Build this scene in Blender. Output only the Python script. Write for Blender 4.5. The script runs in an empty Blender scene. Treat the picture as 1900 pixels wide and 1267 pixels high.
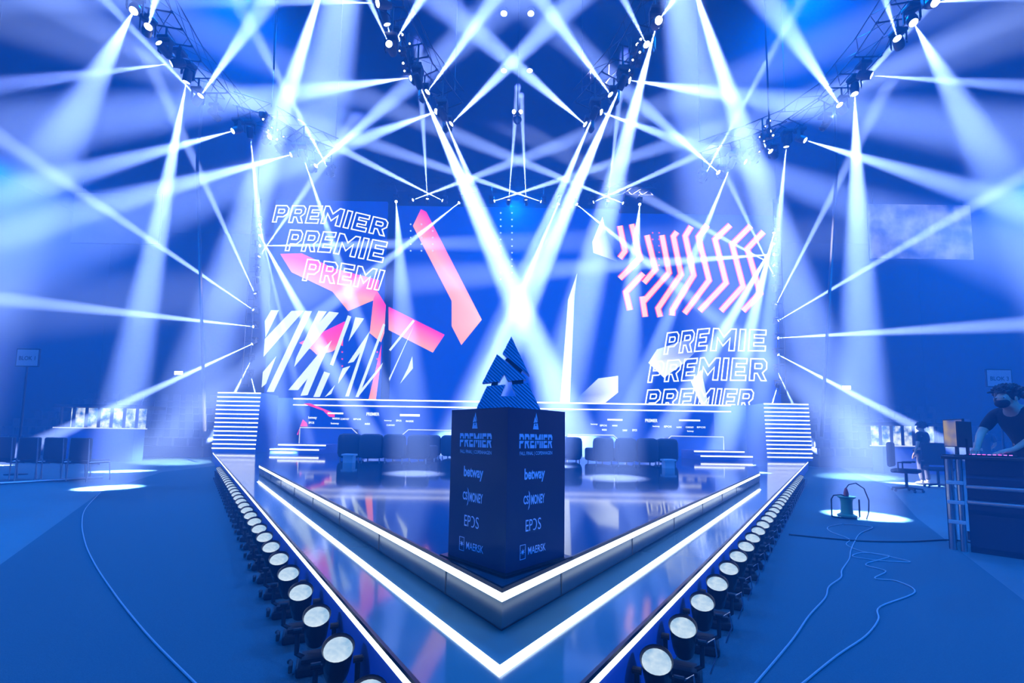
import bpy, bmesh, math, random
from mathutils import Vector, Matrix, Quaternion
from mathutils.geometry import tessellate_polygon
random.seed(7)
sc = bpy.context.scene
C = sc.collection
V = Vector

# ------------------------------------------------------------------ camera
HC = 1.2; FPX = 800.0; TH = math.radians(4.5); ROLL = math.radians(0.9); PX, PY = 950.0, 747.5
_F = V((0, math.cos(TH), math.sin(TH))); _u = V((0, -math.sin(TH), math.cos(TH))); _r = V((1, 0, 0))
CR = _r*math.cos(ROLL) + _u*math.sin(ROLL); CU = _u*math.cos(ROLL) - _r*math.sin(ROLL)
CO = V((0, 0, HC))
def ray(x, y): return _F + CR*((x-PX)/FPX) + CU*((PY-y)/FPX)
def atz(x, y, z=0.0):                 # where a sight line meets a level
    r = ray(x, y); return CO + r*((z-HC)/r.z)
def aty(x, y, Y):                     # where a sight line meets a distance
    r = ray(x, y); return CO + r*(Y/r.y)
cam = bpy.data.objects.new('camera', bpy.data.cameras.new('camera')); C.objects.link(cam)
_m = Matrix((CR, CU, -_F)).transposed().to_4x4(); _m.translation = CO; cam.matrix_world = _m
cam.data.sensor_width = 36; cam.data.lens = FPX/1900*36; cam.data.shift_y = 114/1900; cam.data.clip_start = .05
sc.camera = cam

# ------------------------------------------------------------------ haze, exposure, added fill lights
HAZE = 0.026
world = bpy.data.worlds.new('hall_air'); sc.world = world; world.use_nodes = True
_nt = world.node_tree
_nt.nodes['Background'].inputs[0].default_value = (0, 0, 0, 1); _nt.nodes['Background'].inputs[1].default_value = 0
_v = _nt.nodes.new('ShaderNodeVolumeScatter'); _v.inputs['Density'].default_value = HAZE; _v.inputs['Color'].default_value = (.38, .58, 1, 1)
_nt.links.new(_v.outputs[0], _nt.nodes['World Output'].inputs['Volume'])
world.cycles.volume_sampling = 'EQUIANGULAR'
vs = sc.view_settings
sc.display_settings.display_device = 'sRGB'
vs.view_transform = 'Standard'; vs.look = 'None'; vs.gamma = 1.0; vs.use_curve_mapping = False; vs.exposure = 0.0
cy = sc.cycles
cy.use_denoising = True; cy.max_bounces = 5; cy.diffuse_bounces = 2; cy.glossy_bounces = 3; cy.volume_bounces = 0
cy.use_light_tree = True; cy.use_adaptive_sampling = False; cy.caustics_reflective = False; cy.caustics_refractive = False
cy.sample_clamp_indirect = 6.0

BEAM_COL = (.52, .58, 1.0)
FILL_COL = (.0, .19, 1.0)
BEAM_POWER = 300000.0
FILL_POWER = 5300.0
def light(name, kind, loc, power, col, parent=None, direction=None, half=None, blend=.5, radius=0.0):
    L = bpy.data.lights.new(name, kind); L.energy = power; L.color = col
    L.shadow_soft_size = radius
    o = bpy.data.objects.new(name, L); C.objects.link(o); o.location = loc
    if direction is not None:
        o.rotation_mode = 'QUATERNION'; o.rotation_quaternion = V(direction).to_track_quat('-Z', 'Y')
    if half: L.spot_size = math.radians(2*half); L.spot_blend = blend
    if parent: o.parent = parent; o.matrix_parent_inverse = Matrix.Translation(-V(parent.location))
    return o
# added wide floods that fill haze and floor with blue (housings built below)
FILL_SPOTS = [((-15.5, 12.0, 9.0), (.35, .1, -1), 1.15, 'left', 'beside the stage'), ((15.5, 12.0, 9.0), (-.35, .1, -1), 1.15, 'right', 'beside the stage'),
              ((-9.5, -4.0, 8.0), (.25, .75, -1), 1.25, 'left', 'over the front floor'), ((9.5, -4.0, 8.0), (-.25, .75, -1), 1.9, 'right', 'over the front floor'),
              ((-6.5, 9.0, 11.6), (-.1, .1, -1), 1.0, 'left', 'over the stage'), ((6.5, 9.0, 11.6), (.1, .1, -1), 1.0, 'right', 'over the stage'),
              ((0.0, 6.0, 12.4), (0, .2, -1), .9, 'in the middle', 'over the stage point'),
              ((0.0, 20.8, 12.8), (0, -.5, -1), 1.0, 'in the middle', 'over the screens')]
for p, d_, k_, _a, _b in FILL_SPOTS:
    light('fill_light', 'SPOT', p, FILL_POWER*k_, FILL_COL, None, d_, 80 if p[1] > 0 else 50, .7, .12)

# ------------------------------------------------------------------ materials
MATS = {}
def mat(name, col, rough=.6, metal=0.0, spec=.5, noise=0.0, nscale=20.0, bump=0.0, coat=0.0):
    if name in MATS: return MATS[name]
    m = bpy.data.materials.new(name); m.use_nodes = True; nt = m.node_tree; b = nt.nodes['Principled BSDF']
    b.inputs['Base Color'].default_value = (*col, 1); b.inputs['Roughness'].default_value = rough
    b.inputs['Metallic'].default_value = metal; b.inputs['Specular IOR Level'].default_value = spec
    if coat: b.inputs['Coat Weight'].default_value = coat; b.inputs['Coat Roughness'].default_value = .05
    if noise or bump:
        tc = nt.nodes.new('ShaderNodeTexCoord'); n = nt.nodes.new('ShaderNodeTexNoise'); n.inputs['Scale'].default_value = nscale
        n.inputs['Detail'].default_value = 6
        nt.links.new(tc.outputs['Object'], n.inputs['Vector'])
        if noise:
            mx = nt.nodes.new('ShaderNodeMix'); mx.data_type = 'RGBA'
            mx.inputs[6].default_value = (*[c*(1-noise) for c in col], 1); mx.inputs[7].default_value = (*[min(1, c*(1+noise)) for c in col], 1)
            nt.links.new(n.outputs['Fac'], mx.inputs[0]); nt.links.new(mx.outputs[2], b.inputs['Base Color'])
        if bump:
            bp = nt.nodes.new('ShaderNodeBump'); bp.inputs['Strength'].default_value = bump; bp.inputs['Distance'].default_value = .01
            nt.links.new(n.outputs['Fac'], bp.inputs['Height']); nt.links.new(bp.outputs[0], b.inputs['Normal'])
    MATS[name] = m; return m
def emis(name, col, strength=1.0, sampled=False, attr=False, tex=None):
    if name in MATS: return MATS[name]
    m = bpy.data.materials.new(name); m.use_nodes = True; nt = m.node_tree
    for n in list(nt.nodes): nt.nodes.remove(n)
    o = nt.nodes.new('ShaderNodeOutputMaterial'); e = nt.nodes.new('ShaderNodeEmission')
    e.inputs[0].default_value = (*col, 1); e.inputs[1].default_value = strength
    if attr:
        a = nt.nodes.new('ShaderNodeVertexColor'); a.layer_name = 'picture'; nt.links.new(a.outputs[0], e.inputs[0])
    if tex:
        tc = nt.nodes.new('ShaderNodeTexCoord'); n = nt.nodes.new('ShaderNodeTexNoise'); n.inputs['Scale'].default_value = tex[0]; n.inputs['Detail'].default_value = tex[3] if len(tex) > 3 else 4
        r = nt.nodes.new('ShaderNodeValToRGB'); r.color_ramp.elements[0].color = (*tex[1], 1); r.color_ramp.elements[1].color = (*tex[2], 1)
        r.color_ramp.elements[0].position = .38; r.color_ramp.elements[1].position = .66
        nt.links.new(tc.outputs['Object'], n.inputs[0]); nt.links.new(n.outputs['Fac'], r.inputs[0]); nt.links.new(r.outputs[0], e.inputs[0])
    nt.links.new(e.outputs[0], o.inputs[0])
    m.cycles.emission_sampling = 'AUTO' if sampled else 'NONE'
    MATS[name] = m; return m

M_black = mat('black_metal', (.008, .009, .014), .55, .0, .3)
M_rubber = mat('black_rubber', (.01, .01, .012), .7)
M_steel = mat('brushed_steel', (.35, .37, .42), .32, 1.0)
M_carpet = mat('grey_carpet', (.030, .100, .125), .95, 0, .2, .25, 140, .35)
M_hallfloor = mat('hall_floor', (.050, .125, .15), .62, 0, .4, .15, 6, .05)
M_wall = mat('dark_blue_drape', (.002, .006, .03), .9, 0, .2, .2, 3)
M_ceil = mat('dark_ceiling', (.0006, .001, .004), 1.0, 0, .0, .2, 2)
M_gloss = mat('gloss_stage_top', (.040, .055, .08), .06, 0, .9, .1, 3)
M_gloss2 = mat('gloss_stage_lip', (.09, .18, .185), .08, 0, .85, .1, 3)
M_face = mat('polished_stage_face', (.012, .06, .085), .2, .0, .25, .08, 5)
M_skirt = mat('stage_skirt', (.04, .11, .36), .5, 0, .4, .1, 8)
M_edge = mat('stage_black_edge', (.006, .006, .01), .3)
M_plinth = mat('plinth_laminate', (.012, .026, .075), .28, 0, .5)
M_print = mat('plinth_print', (.50, .66, .90), .5)
M_fabric = mat('dark_sofa_fabric', (.03, .035, .05), .75, 0, .4, .2, 60, .2)
M_seat = mat('seat_plastic', (.05, .06, .085), .45, 0, .4)
M_skin = mat('skin', (.42, .26, .19), .55)
M_cloth = mat('black_cloth', (.008, .008, .011), .85, 0, .2, .3, 50, .2)
M_jeans = mat('dark_trousers', (.02, .022, .032), .85, 0, .2, .3, 60)
M_hair = mat('dark_hair', (.008, .007, .008), .5, 0, .4, .4, 80, .5)
M_white = mat('white_board', (.42, .45, .5), .6)
M_ink = mat('black_ink', (.01, .01, .015), .7)
M_green = mat('green_drum', (.02, .26, .17), .45)
M_red = mat('red_plug', (.35, .03, .03), .5)
M_cable = mat('pale_cable', (.28, .32, .36), .6)
M_cableb = mat('black_cable', (.012, .013, .016), .6)
M_desk = mat('polished_desk_front', (.045, .06, .11), .26, .8)
M_desktop = mat('dark_desk_top', (.015, .017, .022), .35)
M_can = mat('black_lamp_can', (.012, .014, .02), .25, .4)
M_glassball = mat('glass_dome', (.05, .06, .08), .05, .6, .8)

E_lens = emis('lamp_lens_lit', (.72, .82, 1.0), 14.0)
E_strip = emis('led_strip_white', (.72, .87, 1.0), 5.6, True)
E_strip2 = emis('led_strip_far', (.75, .86, 1.0), 3.2)
E_strip3 = emis('led_outline_soft', (.55, .66, 1.0), 1.3)
E_par = emis('par_reflector_glow', (.45, .62, .85), 1.0, False, False, (14, (.30, .52, .76), (.74, .88, .98)))
E_screen = emis('led_wall_blue', (.0, .045, .62), 1.0)
E_pic = emis('led_wall_picture', (1, 1, 1), 1.6, False, True)
E_txt = emis('led_wall_lettering', (.80, .95, 1.0), 1.9)
E_white = emis('led_wall_white', (.70, .92, 1.0), 1.4)
E_chev = emis('led_wall_peach', (1.0, .46, .34), 2.1)
E_chev2 = emis('led_wall_red_edge', (1.0, .03, .08), 1.3)
E_pink = emis('led_wall_pink', (1.0, .05, .28), 1.2)
E_dot = emis('led_wall_dots', (.45, .65, 1.0), 1.5)
E_proj = emis('projector_picture', (1, 1, 1), 1.0, False, False, (1.1, (.0, .03, .30), (.25, .36, .85), 5))
E_proj2 = emis('projector_picture_dim', (1, 1, 1), .35, False, False, (.5, (.02, .06, .40), (.12, .22, .75), 3))
E_kiosk = emis('kiosk_light', (1, 1, 1), 1.4, False, False, (3.5, (.02, .12, .4), (.8, .95, 1.0), 8))
E_house = emis('house_lamp_lit', (.85, .92, 1.0), 6.0)
E_key = emis('key_lights', (.55, .2, 1.0), 2.5)
E_key2 = emis('key_lights_pink', (1.0, .08, .45), 2.5)
E_mon = emis('monitor_picture', (1, 1, 1), .75, False, False, (3.0, (.02, .10, .5), (.75, .55, .12), 2))
E_mon2 = emis('monitor_picture_blue', (1, 1, 1), .4, False, False, (2.0, (.0, .05, .35), (.08, .25, .7), 2))

# ------------------------------------------------------------------ mesh helpers
class MB:
    def __init__(s): s.v = []; s.f = []
    def add(s, vs_, fs):
        n = len(s.v); s.v += [V(p) for p in vs_]; s.f += [tuple(i+n for i in f) for f in fs]; return s
    def box(s, a, b, M=None, bev=0.0):
        x0, y0, z0 = a; x1, y1, z1 = b
        if bev > 0:
            bm = bmesh.new(); bmesh.ops.create_cube(bm, size=1)
            for v in bm.verts: v.co = V(((x0+x1)/2+v.co.x*(x1-x0), (y0+y1)/2+v.co.y*(y1-y0), (z0+z1)/2+v.co.z*(z1-z0)))
            bmesh.ops.bevel(bm, geom=list(bm.edges), offset=bev, segments=2, affect='EDGES', profile=.5)
            bm.verts.index_update(); vs_ = [v.co.copy() for v in bm.verts]; fs = [[v.index for v in f.verts] for f in bm.faces]; bm.free()
        else:
            vs_ = [V((x, y, z)) for x in (x0, x1) for y in (y0, y1) for z in (z0, z1)]
            fs = [(0, 1, 3, 2), (4, 6, 7, 5), (0, 4, 5, 1), (2, 3, 7, 6), (0, 2, 6, 4), (1, 5, 7, 3)]
        if M: vs_ = [M @ p for p in vs_]
        return s.add(vs_, fs)
    def tube(s, p, q, r, n=8, r2=None, cap=True):
        p = V(p); q = V(q); d = (q-p)
        if d.length < 1e-6: return s
        k = d.to_track_quat('Z', 'Y'); r2 = r if r2 is None else r2
        vs_ = []
        for c, rr in ((p, r), (q, r2)):
            for i in range(n):
                a = 2*math.pi*i/n; vs_.append(c + k @ V((rr*math.cos(a), rr*math.sin(a), 0)))
        fs = [(i, (i+1) % n, n+(i+1) % n, n+i) for i in range(n)]
        if cap: fs += [tuple(range(n-1, -1, -1)), tuple(range(n, 2*n))]
        return s.add(vs_, fs)
    def path(s, pts, r, n=6):
        pts = [V(p) for p in pts]; rings = []; prev = None
        for i, p in enumerate(pts):
            d = (pts[min(i+1, len(pts)-1)]-pts[max(i-1, 0)]).normalized()
            k = d.to_track_quat('Z', 'Y') if prev is None else prev
            if prev is not None:
                z = prev @ V((0, 0, 1)); k = z.rotation_difference(d) @ prev
            prev = k
            rings.append([p + k @ V((r*math.cos(2*math.pi*j/n), r*math.sin(2*math.pi*j/n), 0)) for j in range(n)])
        vs_ = [q for rr in rings for q in rr]; fs = []
        for i in range(len(rings)-1):
            for j in range(n): fs.append((i*n+j, i*n+(j+1) % n, (i+1)*n+(j+1) % n, (i+1)*n+j))
        fs += [tuple(range(n-1, -1, -1)), tuple(range((len(rings)-1)*n, len(rings)*n))]
        return s.add(vs_, fs)
    def lathe(s, prof, n=20, M=None, cap=True):
        vs_ = []
        for r, z in prof:
            for i in range(n):
                a = 2*math.pi*i/n; vs_.append(V((r*math.cos(a), r*math.sin(a), z)))
        fs = []
        for k in range(len(prof)-1):
            for i in range(n): fs.append((k*n+i, k*n+(i+1) % n, (k+1)*n+(i+1) % n, (k+1)*n+i))
        if cap: fs += [tuple(range(n-1, -1, -1)), tuple(range((len(prof)-1)*n, len(prof)*n))]
        if M: vs_ = [M @ p for p in vs_]
        return s.add(vs_, fs)
    def ball(s, c, r, sx=1, sy=1, sz=1, nu=14, nv=9, M=None):
        vs_ = []; c = V(c)
        for j in range(nv+1):
            t = math.pi*j/nv
            for i in range(nu):
                a = 2*math.pi*i/nu; p = V((r*sx*math.sin(t)*math.cos(a), r*sy*math.sin(t)*math.sin(a), r*sz*math.cos(t)))
                vs_.append(c + (M @ p if M else p))
        fs = []
        for j in range(nv):
            for i in range(nu): fs.append((j*nu+i, (j+1)*nu+i, (j+1)*nu+(i+1) % nu, j*nu+(i+1) % nu))
        return s.add(vs_, fs)
    def slab(s, loops, fn, th):
        # loops: outer (+ holes) of 2-D points; fn maps (u,v,w) to space; th thickness
        tri = tessellate_polygon([[V((p[0], p[1], 0)) for p in l] for l in loops])
        flat = [p for l in loops for p in l]; n = len(flat)
        vs_ = [fn(p[0], p[1], th) for p in flat] + [fn(p[0], p[1], 0) for p in flat]
        fs = [tuple(t) for t in tri] + [tuple(i+n for i in reversed(t)) for t in tri]
        k = 0
        for l in loops:
            m = len(l)
            for i in range(m): fs.append((k+i, k+(i+1) % m, n+k+(i+1) % m, n+k+i))
            k += m
        return s.add(vs_, fs)
    def prism(s, poly, z0, z1):
        n = len(poly); tri = tessellate_polygon([[V((p[0], p[1], 0)) for p in poly]])
        vs_ = [V((p[0], p[1], z0)) for p in poly] + [V((p[0], p[1], z1)) for p in poly]
        fs = [tuple(i+n for i in t) for t in tri] + [tuple(t) for t in tri]
        for i in range(n): fs.append((i, (i+1) % n, n+(i+1) % n, n+i))
        return s.add(vs_, fs)
    def build(s, name, m, parent=None, smooth=False, local=False):
        me = bpy.data.meshes.new(name); pts = s.v
        if parent is not None and not local:
            inv = parent.matrix_basis.inverted() if parent.parent is None else (parent.parent.matrix_basis @ parent.matrix_basis).inverted()
            pts = [inv @ p for p in pts]
        me.from_pydata([tuple(p) for p in pts], [], s.f); me.materials.append(m)
        bm = bmesh.new(); bm.from_mesh(me); bmesh.ops.recalc_face_normals(bm, faces=bm.faces); bm.to_mesh(me); bm.free()
        if smooth:
            for p in me.polygons: p.use_smooth = True
            try: me.set_sharp_from_angle(angle=math.radians(40))
            except Exception: pass
        o = bpy.data.objects.new(name, me); C.objects.link(o)
        if parent is not None: o.parent = parent
        return o
def tag(o, label, cat, group=None):
    o['label'] = label; o['category'] = cat
    if group: o['group'] = group
    return o
def struct(o, label=None, cat=None):
    o['kind'] = 'structure'
    if label: o['label'] = label
    if cat: o['category'] = cat
    return o
def thing(name, label, cat, loc=(0, 0, 0), group=None, rz=0.0):
    o = bpy.data.objects.new(name, None); C.objects.link(o); o.location = loc; o.rotation_euler = (0, 0, rz); o.empty_display_size = .1
    o.matrix_basis = Matrix.Translation(V(loc)) @ Matrix.Rotation(rz, 4, 'Z')
    return tag(o, label, cat, group)
def copy_tree(o, parent=None):
    c = o.copy(); C.objects.link(c)
    if parent is not None: c.parent = parent
    for ch in list(o.children):
        if ch.type != 'LIGHT' and not ch.name.startswith('hanging_clamp'): copy_tree(ch, c)
    return c
def text_mb(s, w, h, fn, bold=0.0, th=.002, fit=True):
    cu = bpy.data.curves.new('t', 'FONT'); cu.body = s; cu.offset = bold; cu.resolution_u = 3
    o = bpy.data.objects.new('t', cu); C.objects.link(o)
    bpy.context.view_layer.update()
    me = bpy.data.meshes.new_from_object(o.evaluated_get(bpy.context.evaluated_depsgraph_get()))
    xs = [v.co.x for v in me.vertices]; ys = [v.co.y for v in me.vertices]
    x0, x1, y0, y1 = min(xs), max(xs), min(ys), max(ys); mb = MB()
    mb.add([fn((v.co.x-x0)/(x1-x0)*w, (v.co.y-y0)/(y1-y0)*h, th) for v in me.vertices], [tuple(p.vertices) for p in me.polygons])
    bpy.data.objects.remove(o); bpy.data.curves.remove(cu); bpy.data.meshes.remove(me)
    return mb

# block letters for the stage lettering: (outer, holes, width)
LET = {
 'P': ([[(0,0),(.28,0),(.28,.33),(.72,.33),(1,.52),(1,.84),(.8,1),(0,1)], [(.28,.55),(.28,.78),(.66,.78),(.72,.72),(.72,.60),(.66,.55)]], .85),
 'R': ([[(0,0),(.28,0),(.28,.33),(.45,.33),(.70,0),(1,0),(.76,.36),(1,.54),(1,.84),(.8,1),(0,1)], [(.28,.55),(.28,.78),(.66,.78),(.72,.72),(.72,.60),(.66,.55)]], .88),
 'E': ([[(0,0),(1,0),(1,.23),(.3,.23),(.3,.39),(.88,.39),(.88,.61),(.3,.61),(.3,.77),(1,.77),(1,1),(0,1)]], .80),
 'M': ([[(0,0),(.23,0),(.23,.58),(.5,.22),(.77,.58),(.77,0),(1,0),(1,1),(.78,1),(.5,.62),(.22,1),(0,1)]], 1.12),
 'I': ([[(0,0),(1,0),(1,1),(0,1)]], .27)}
def layout(word, gap=.2):
    x = 0; out = []
    for ch in word:
        L, w = LET[ch]; out.append([[(x+p[0]*w, p[1]) for p in l] for l in L]); x += w+gap
    return out, x-gap
def outline(mb, loop, fn, t, dz):
    # a thin band following a closed 2-D loop, t = half width in mapped units
    P = [fn(p[0], p[1], dz) for p in loop]; n = len(P)
    up = V((0, -1, 0)); inn = []; out = []
    for i in range(n):
        a = (P[i]-P[i-1]).normalized(); b = (P[(i+1) % n]-P[i]).normalized()
        na = a.cross(up).normalized(); nb = b.cross(up).normalized(); m = (na+nb)
        m = m.normalized()/max(.45, m.normalized().dot(na)) if m.length > 1e-4 else na
        inn.append(P[i]-m*t); out.append(P[i]+m*t)
    fs = [(i, (i+1) % n, n+(i+1) % n, n+i) for i in range(n)]
    mb.add(inn+out, fs)

# ------------------------------------------------------------------ hall shell
HX, HYB, HYF, HZ = 27.0, 28.0, -12.0, 14.5
struct(MB().box((-HX, HYF, -.2), (HX, HYB, 0)).build('floor', M_hallfloor))
struct(MB().box((-HX, HYB, 0), (HX, HYB+.3, HZ)).build('wall_back', M_wall))
struct(MB().box((-HX, HYF-.3, 0), (HX, HYF, HZ)).build('wall_front', M_wall))
struct(MB().box((-HX-.3, HYF, 0), (-HX, HYB, HZ)).build('wall_left', M_wall))
struct(MB().box((HX, HYF, 0), (HX+.3, HYB, HZ)).build('wall_right', M_wall))
struct(MB().box((-HX, HYF, HZ), (HX, HYB, HZ+.3)).build('ceiling', M_ceil))
def flat_z(pts, z0, z1):
    return MB().prism([(p.x, p.y) for p in pts], z0, z1)
lane = [atz(-260, 1200), atz(0, 1049), atz(187, 913), atz(300, 876), atz(560, 846)]
lane += [V((8.0, 20.5, 0)), atz(1560, 868), atz(1650, 903), atz(1700, 960), atz(1900, 1115), V((4.6, .2, 0)), V((3.4, -4, 0)), V((-4.2, -4, 0))]
struct(flat_z(lane, 0, .006).build('carpet_runner', M_carpet), 'dark blue grey carpet laid around the stage', 'carpet')

# ------------------------------------------------------------------ stage tiers
UZ, LZ = .542, .351
AX = -.03
ang = math.radians(36.2); tx, ty = math.tan(ang), 1.0
def tier(apexY, endY, z0, z1, tail):
    e = (endY-apexY)*tx
    return [(AX, apexY), (AX+e, endY)] + [(AX+t[0], t[1]) for t in tail] + [(AX-t[0], t[1]) for t in reversed(tail)] + [(AX-e, endY)]
lowA, lowE = 1.17, 18.7
upA, upE = 1.93, 9.0
low = thing('stage_platform', 'lower tier of the stage, glossy dark lip with a lit outer edge', 'stage', (AX, lowA, 0)); struct(low)
up = thing('stage_platform', 'upper tier of the stage, pointed mirror black deck carrying the plinth', 'stage', (AX, upA, LZ)); struct(up)
poly_low = tier(lowA, lowE, 0, LZ, [(13.4, 22.5), (13.4, 24)])
poly_up = tier(upA, upE, LZ, UZ, [(9.2, 16.5), (9.2, 21.0)])
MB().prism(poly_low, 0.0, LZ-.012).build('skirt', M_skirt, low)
MB().prism(poly_low, LZ-.012, LZ).build('deck', M_gloss2, low)
MB().prism([(x*.996, y+.03) for x, y in poly_up], LZ+.001, LZ+.022).build('shadow_gap', M_edge, up)
MB().prism(poly_up, LZ+.022, UZ-.012).build('fascia', M_face, up)
MB().prism(poly_up, UZ-.012, UZ).build('deck', M_gloss, up)
def vstrip(mb, apexY, endY, z0, z1, out, th):
    # a strip on the face of a tier, both arms of the point
    for sg in (-1, 1):
        a = V((AX, apexY-out/math.sin(ang), 0)); b = V((AX+sg*(endY-apexY)*tx, endY-out/math.sin(ang), 0)); sh = V((0, th/math.sin(ang), 0))
        vs_ = [a+V((0, 0, z0)), b+V((0, 0, z0)), b+V((0, 0, z1)), a+V((0, 0, z1))]; vs_ += [p+sh for p in vs_]
        mb.add(vs_, [(0, 1, 2, 3), (7, 6, 5, 4), (0, 4, 5, 1), (3, 2, 6, 7), (1, 5, 6, 2), (0, 3, 7, 4)])
    return mb
vstrip(MB(), upA, upE, UZ-.052, UZ-.014, .006, .012).build('light_strip', E_strip, up)
vstrip(MB(), upA, upE, UZ-.0135, UZ+.006, .008, .014).build('edge_trim', M_edge, up)
vstrip(MB(), lowA, lowE-.3, LZ-.045, LZ-.012, .006, .012).build('light_strip', E_strip, low)
vstrip(MB(), lowA, lowE-.3, LZ-.0115, LZ+.006, .008, .014).build('edge_trim', M_edge, low)
# the strip let into the lower tier
mbi = MB()
for sg in (-1, 1):
    a0, a1, e = 1.60, 1.672, 7.6
    p = [V((AX, a0, LZ+.004)), V((AX+sg*(e-a0)*tx, e, LZ+.004)), V((AX+sg*(e-a1)*tx, e, LZ+.004)), V((AX, a1, LZ+.004))]
    q = [x-V((0, 0, .006)) for x in p]
    mbi.add(p+q, [(0, 1, 2, 3), (7, 6, 5, 4), (0, 4, 5, 1), (1, 5, 6, 2), (2, 6, 7, 3)])
mbi.build('inlaid_light_strip', E_strip, low)
# panel joints on the fascia
mbj = MB()
for sg in (-1, 1):
    for k in (0.42, 1.25, 2.1, 3.0, 3.9, 4.8, 5.7, 6.5):
        c = V((AX+sg*k*tx, upA+k-.0035/math.sin(ang), 0)); mbj.box((c.x-.0012, c.y-.001, LZ+.022), (c.x+.0012, c.y+.003, UZ-.055))
mbj.build('panel_joints', M_edge, up)

# ------------------------------------------------------------------ plinth
PY0 = 2.10; HD = .318; PZ = 1.345
pc = V((atz(938, 1060, UZ).x, PY0+HD, UZ))
pl = thing('display_plinth', 'tall dark square plinth printed with sponsor logos at the point of the stage', 'plinth', tuple(pc))
def diam(h, z0, z1): return MB().prism([(pc.x, pc.y-h), (pc.x+h, pc.y), (pc.x, pc.y+h), (pc.x-h, pc.y)], z0, z1)
diam(HD+.045, UZ, UZ+.012).build('base_plate', M_edge, pl)
diam(HD, UZ+.012, PZ).build('body', M_plinth, pl)
SIDE = HD*math.sqrt(2); PH = PZ-UZ-.012
def face_fn(side):
    n = V((side, -1, 0)).normalized(); u = V((1, side, 0)).normalized()
    o = V((pc.x-HD, pc.y, UZ+.012)) if side < 0 else V((pc.x, pc.y-HD, UZ+.012))
    return lambda a, b, w: o + u*a + V((0, 0, b)) + n*w
TRI = [[(.445,1.0),(.335,.775),(.655,.47)], [(.255,.76),(.075,.385),(.29,.405),(.34,.505),(.385,.415),(.60,.43),(.58,.475)],
       [(.13,.345),(.35,.36),(.295,.21),(.485,.21),(.415,.36),(.62,.38),(.78,.0),(.0,.0)]]
def halfclip(loops, fn, th, vmin, vmax):
    mb = MB().slab(loops, lambda a, b, w: V((a, b, w)), 0)
    bm = bmesh.new(); vv = [bm.verts.new(p) for p in mb.v]
    n = len(vv)//2
    for f in mb.f:
        if all(i < n for i in f):
            try: bm.faces.new([vv[i] for i in f])
            except ValueError: pass
    bmesh.ops.delete(bm, geom=[v for v in bm.verts if not v.link_faces], context='VERTS')
    for no, co in ((V((0, -1, 0)), vmin), (V((0, 1, 0)), vmax)):
        bmesh.ops.bisect_plane(bm, geom=list(bm.verts)+list(bm.edges)+list(bm.faces), plane_co=(0, co, 0), plane_no=no, clear_outer=True)
    bm.verts.index_update(); out = MB()
    out.add([fn(v.co.x, v.co.y, th) for v in bm.verts], [[v.index for v in f.verts] for f in bm.faces]); bm.free(); return out
def merge(mb, o): mb.add(o.v, o.f); return mb
def premier(fn, x, y, w, h, th):
    mb = MB(); L, tot = layout('PREMIER', .13)
    g = lambda a, b, c: fn(x+a/tot*w, y+b*h, c)
    for loops in L:
        merge(mb, halfclip(loops, g, th, .60, 1.0)); merge(mb, halfclip(loops, g, th, 0, .52))
    return mb
for side in (-1, 1):
    f = face_fn(side); S = SIDE; H = PH; T = .0015
    g = lambda a, b, w: f(a, b, w)
    mb = MB(); wx = .095*S
    for t in TRI: mb.slab([t], lambda a, b, w: f(.405*S+a*wx*1.3, .868*H+b*.108*H, w), T)
    mb.build('triangle_emblem', M_print, pl)
    premier(f, .18*S, .745*H, .57*S, .092*H, T).build('title_lettering', M_print, pl)
    text_mb('FALL FINAL | COPENHAGEN', .56*S, .030*H, lambda a, b, w: f(.19*S+a, .695*H+b, w), .012, T).build('event_lettering', M_print, pl)
    text_mb('betway', .35*S, .092*H, lambda a, b, w: f(.27*S+a, .525*H+b, w), .03, T).build('sponsor_lettering', M_print, pl)
    mb = text_mb('CS', .085*S, .055*H, lambda a, b, w: f(.26*S+a, .392*H+b, w), .03, T)
    merge(mb, text_mb('MONEY', .235*S, .062*H, lambda a, b, w: f(.385*S+a, .385*H+b, w), .03, T))
    arc = [(.345, .475), (.362, .462), (.372, .435), (.37, .40), (.357, .368), (.338, .355), (.355, .385), (.358, .43)]
    mb.slab([[(a*S, b*H) for a, b in arc]], f, T); mb.build('sponsor_lettering', M_print, pl)
    text_mb('EP', .115*S, .072*H, lambda a, b, w: f(.30*S+a, .222*H+b, w), 0, T).build('sponsor_lettering', M_print, pl)
    mb = text_mb('S', .055*S, .075*H, lambda a, b, w: f(.505*S+a, .22*H+b, w), 0, T)
    po = []
    for k in range(15):
        a = math.radians(-115+k*230/14); po.append((.445+.045*math.cos(a), .258+.037*math.sin(a)))
    pi_ = [(.445+(x-.445)*.72, .258+(y-.258)*.80) for x, y in po]
    mb.slab([[(a*S, b*H) for a, b in po+pi_[::-1]]], f, T); mb.build('sponsor_lettering', M_print, pl)
    mb = text_mb('MAERSK', .30*S, .048*H, lambda a, b, w: f(.345*S+a, .075*H+b, w), .008, T)
    bx0, bx1, by0, by1 = .215*S, .305*S, .055*H, .145*H; k = .006*S
    mb.slab([[(bx0, by0), (bx1, by0), (bx1, by1), (bx0, by1)], [(bx0+k, by0+k), (bx0+k, by1-k), (bx1-k, by1-k), (bx1-k, by0+k)]], f, T)
    star = []
    for i in range(14):
        r = (.036 if i % 2 == 0 else .013)*S; a = math.pi/2+i*math.pi/7; star.append(((bx0+bx1)/2+r*math.cos(a), (by0+by1)/2+r*math.sin(a)))
    mb.slab([star], f, T); mb.build('sponsor_lettering', M_print, pl)

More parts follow.
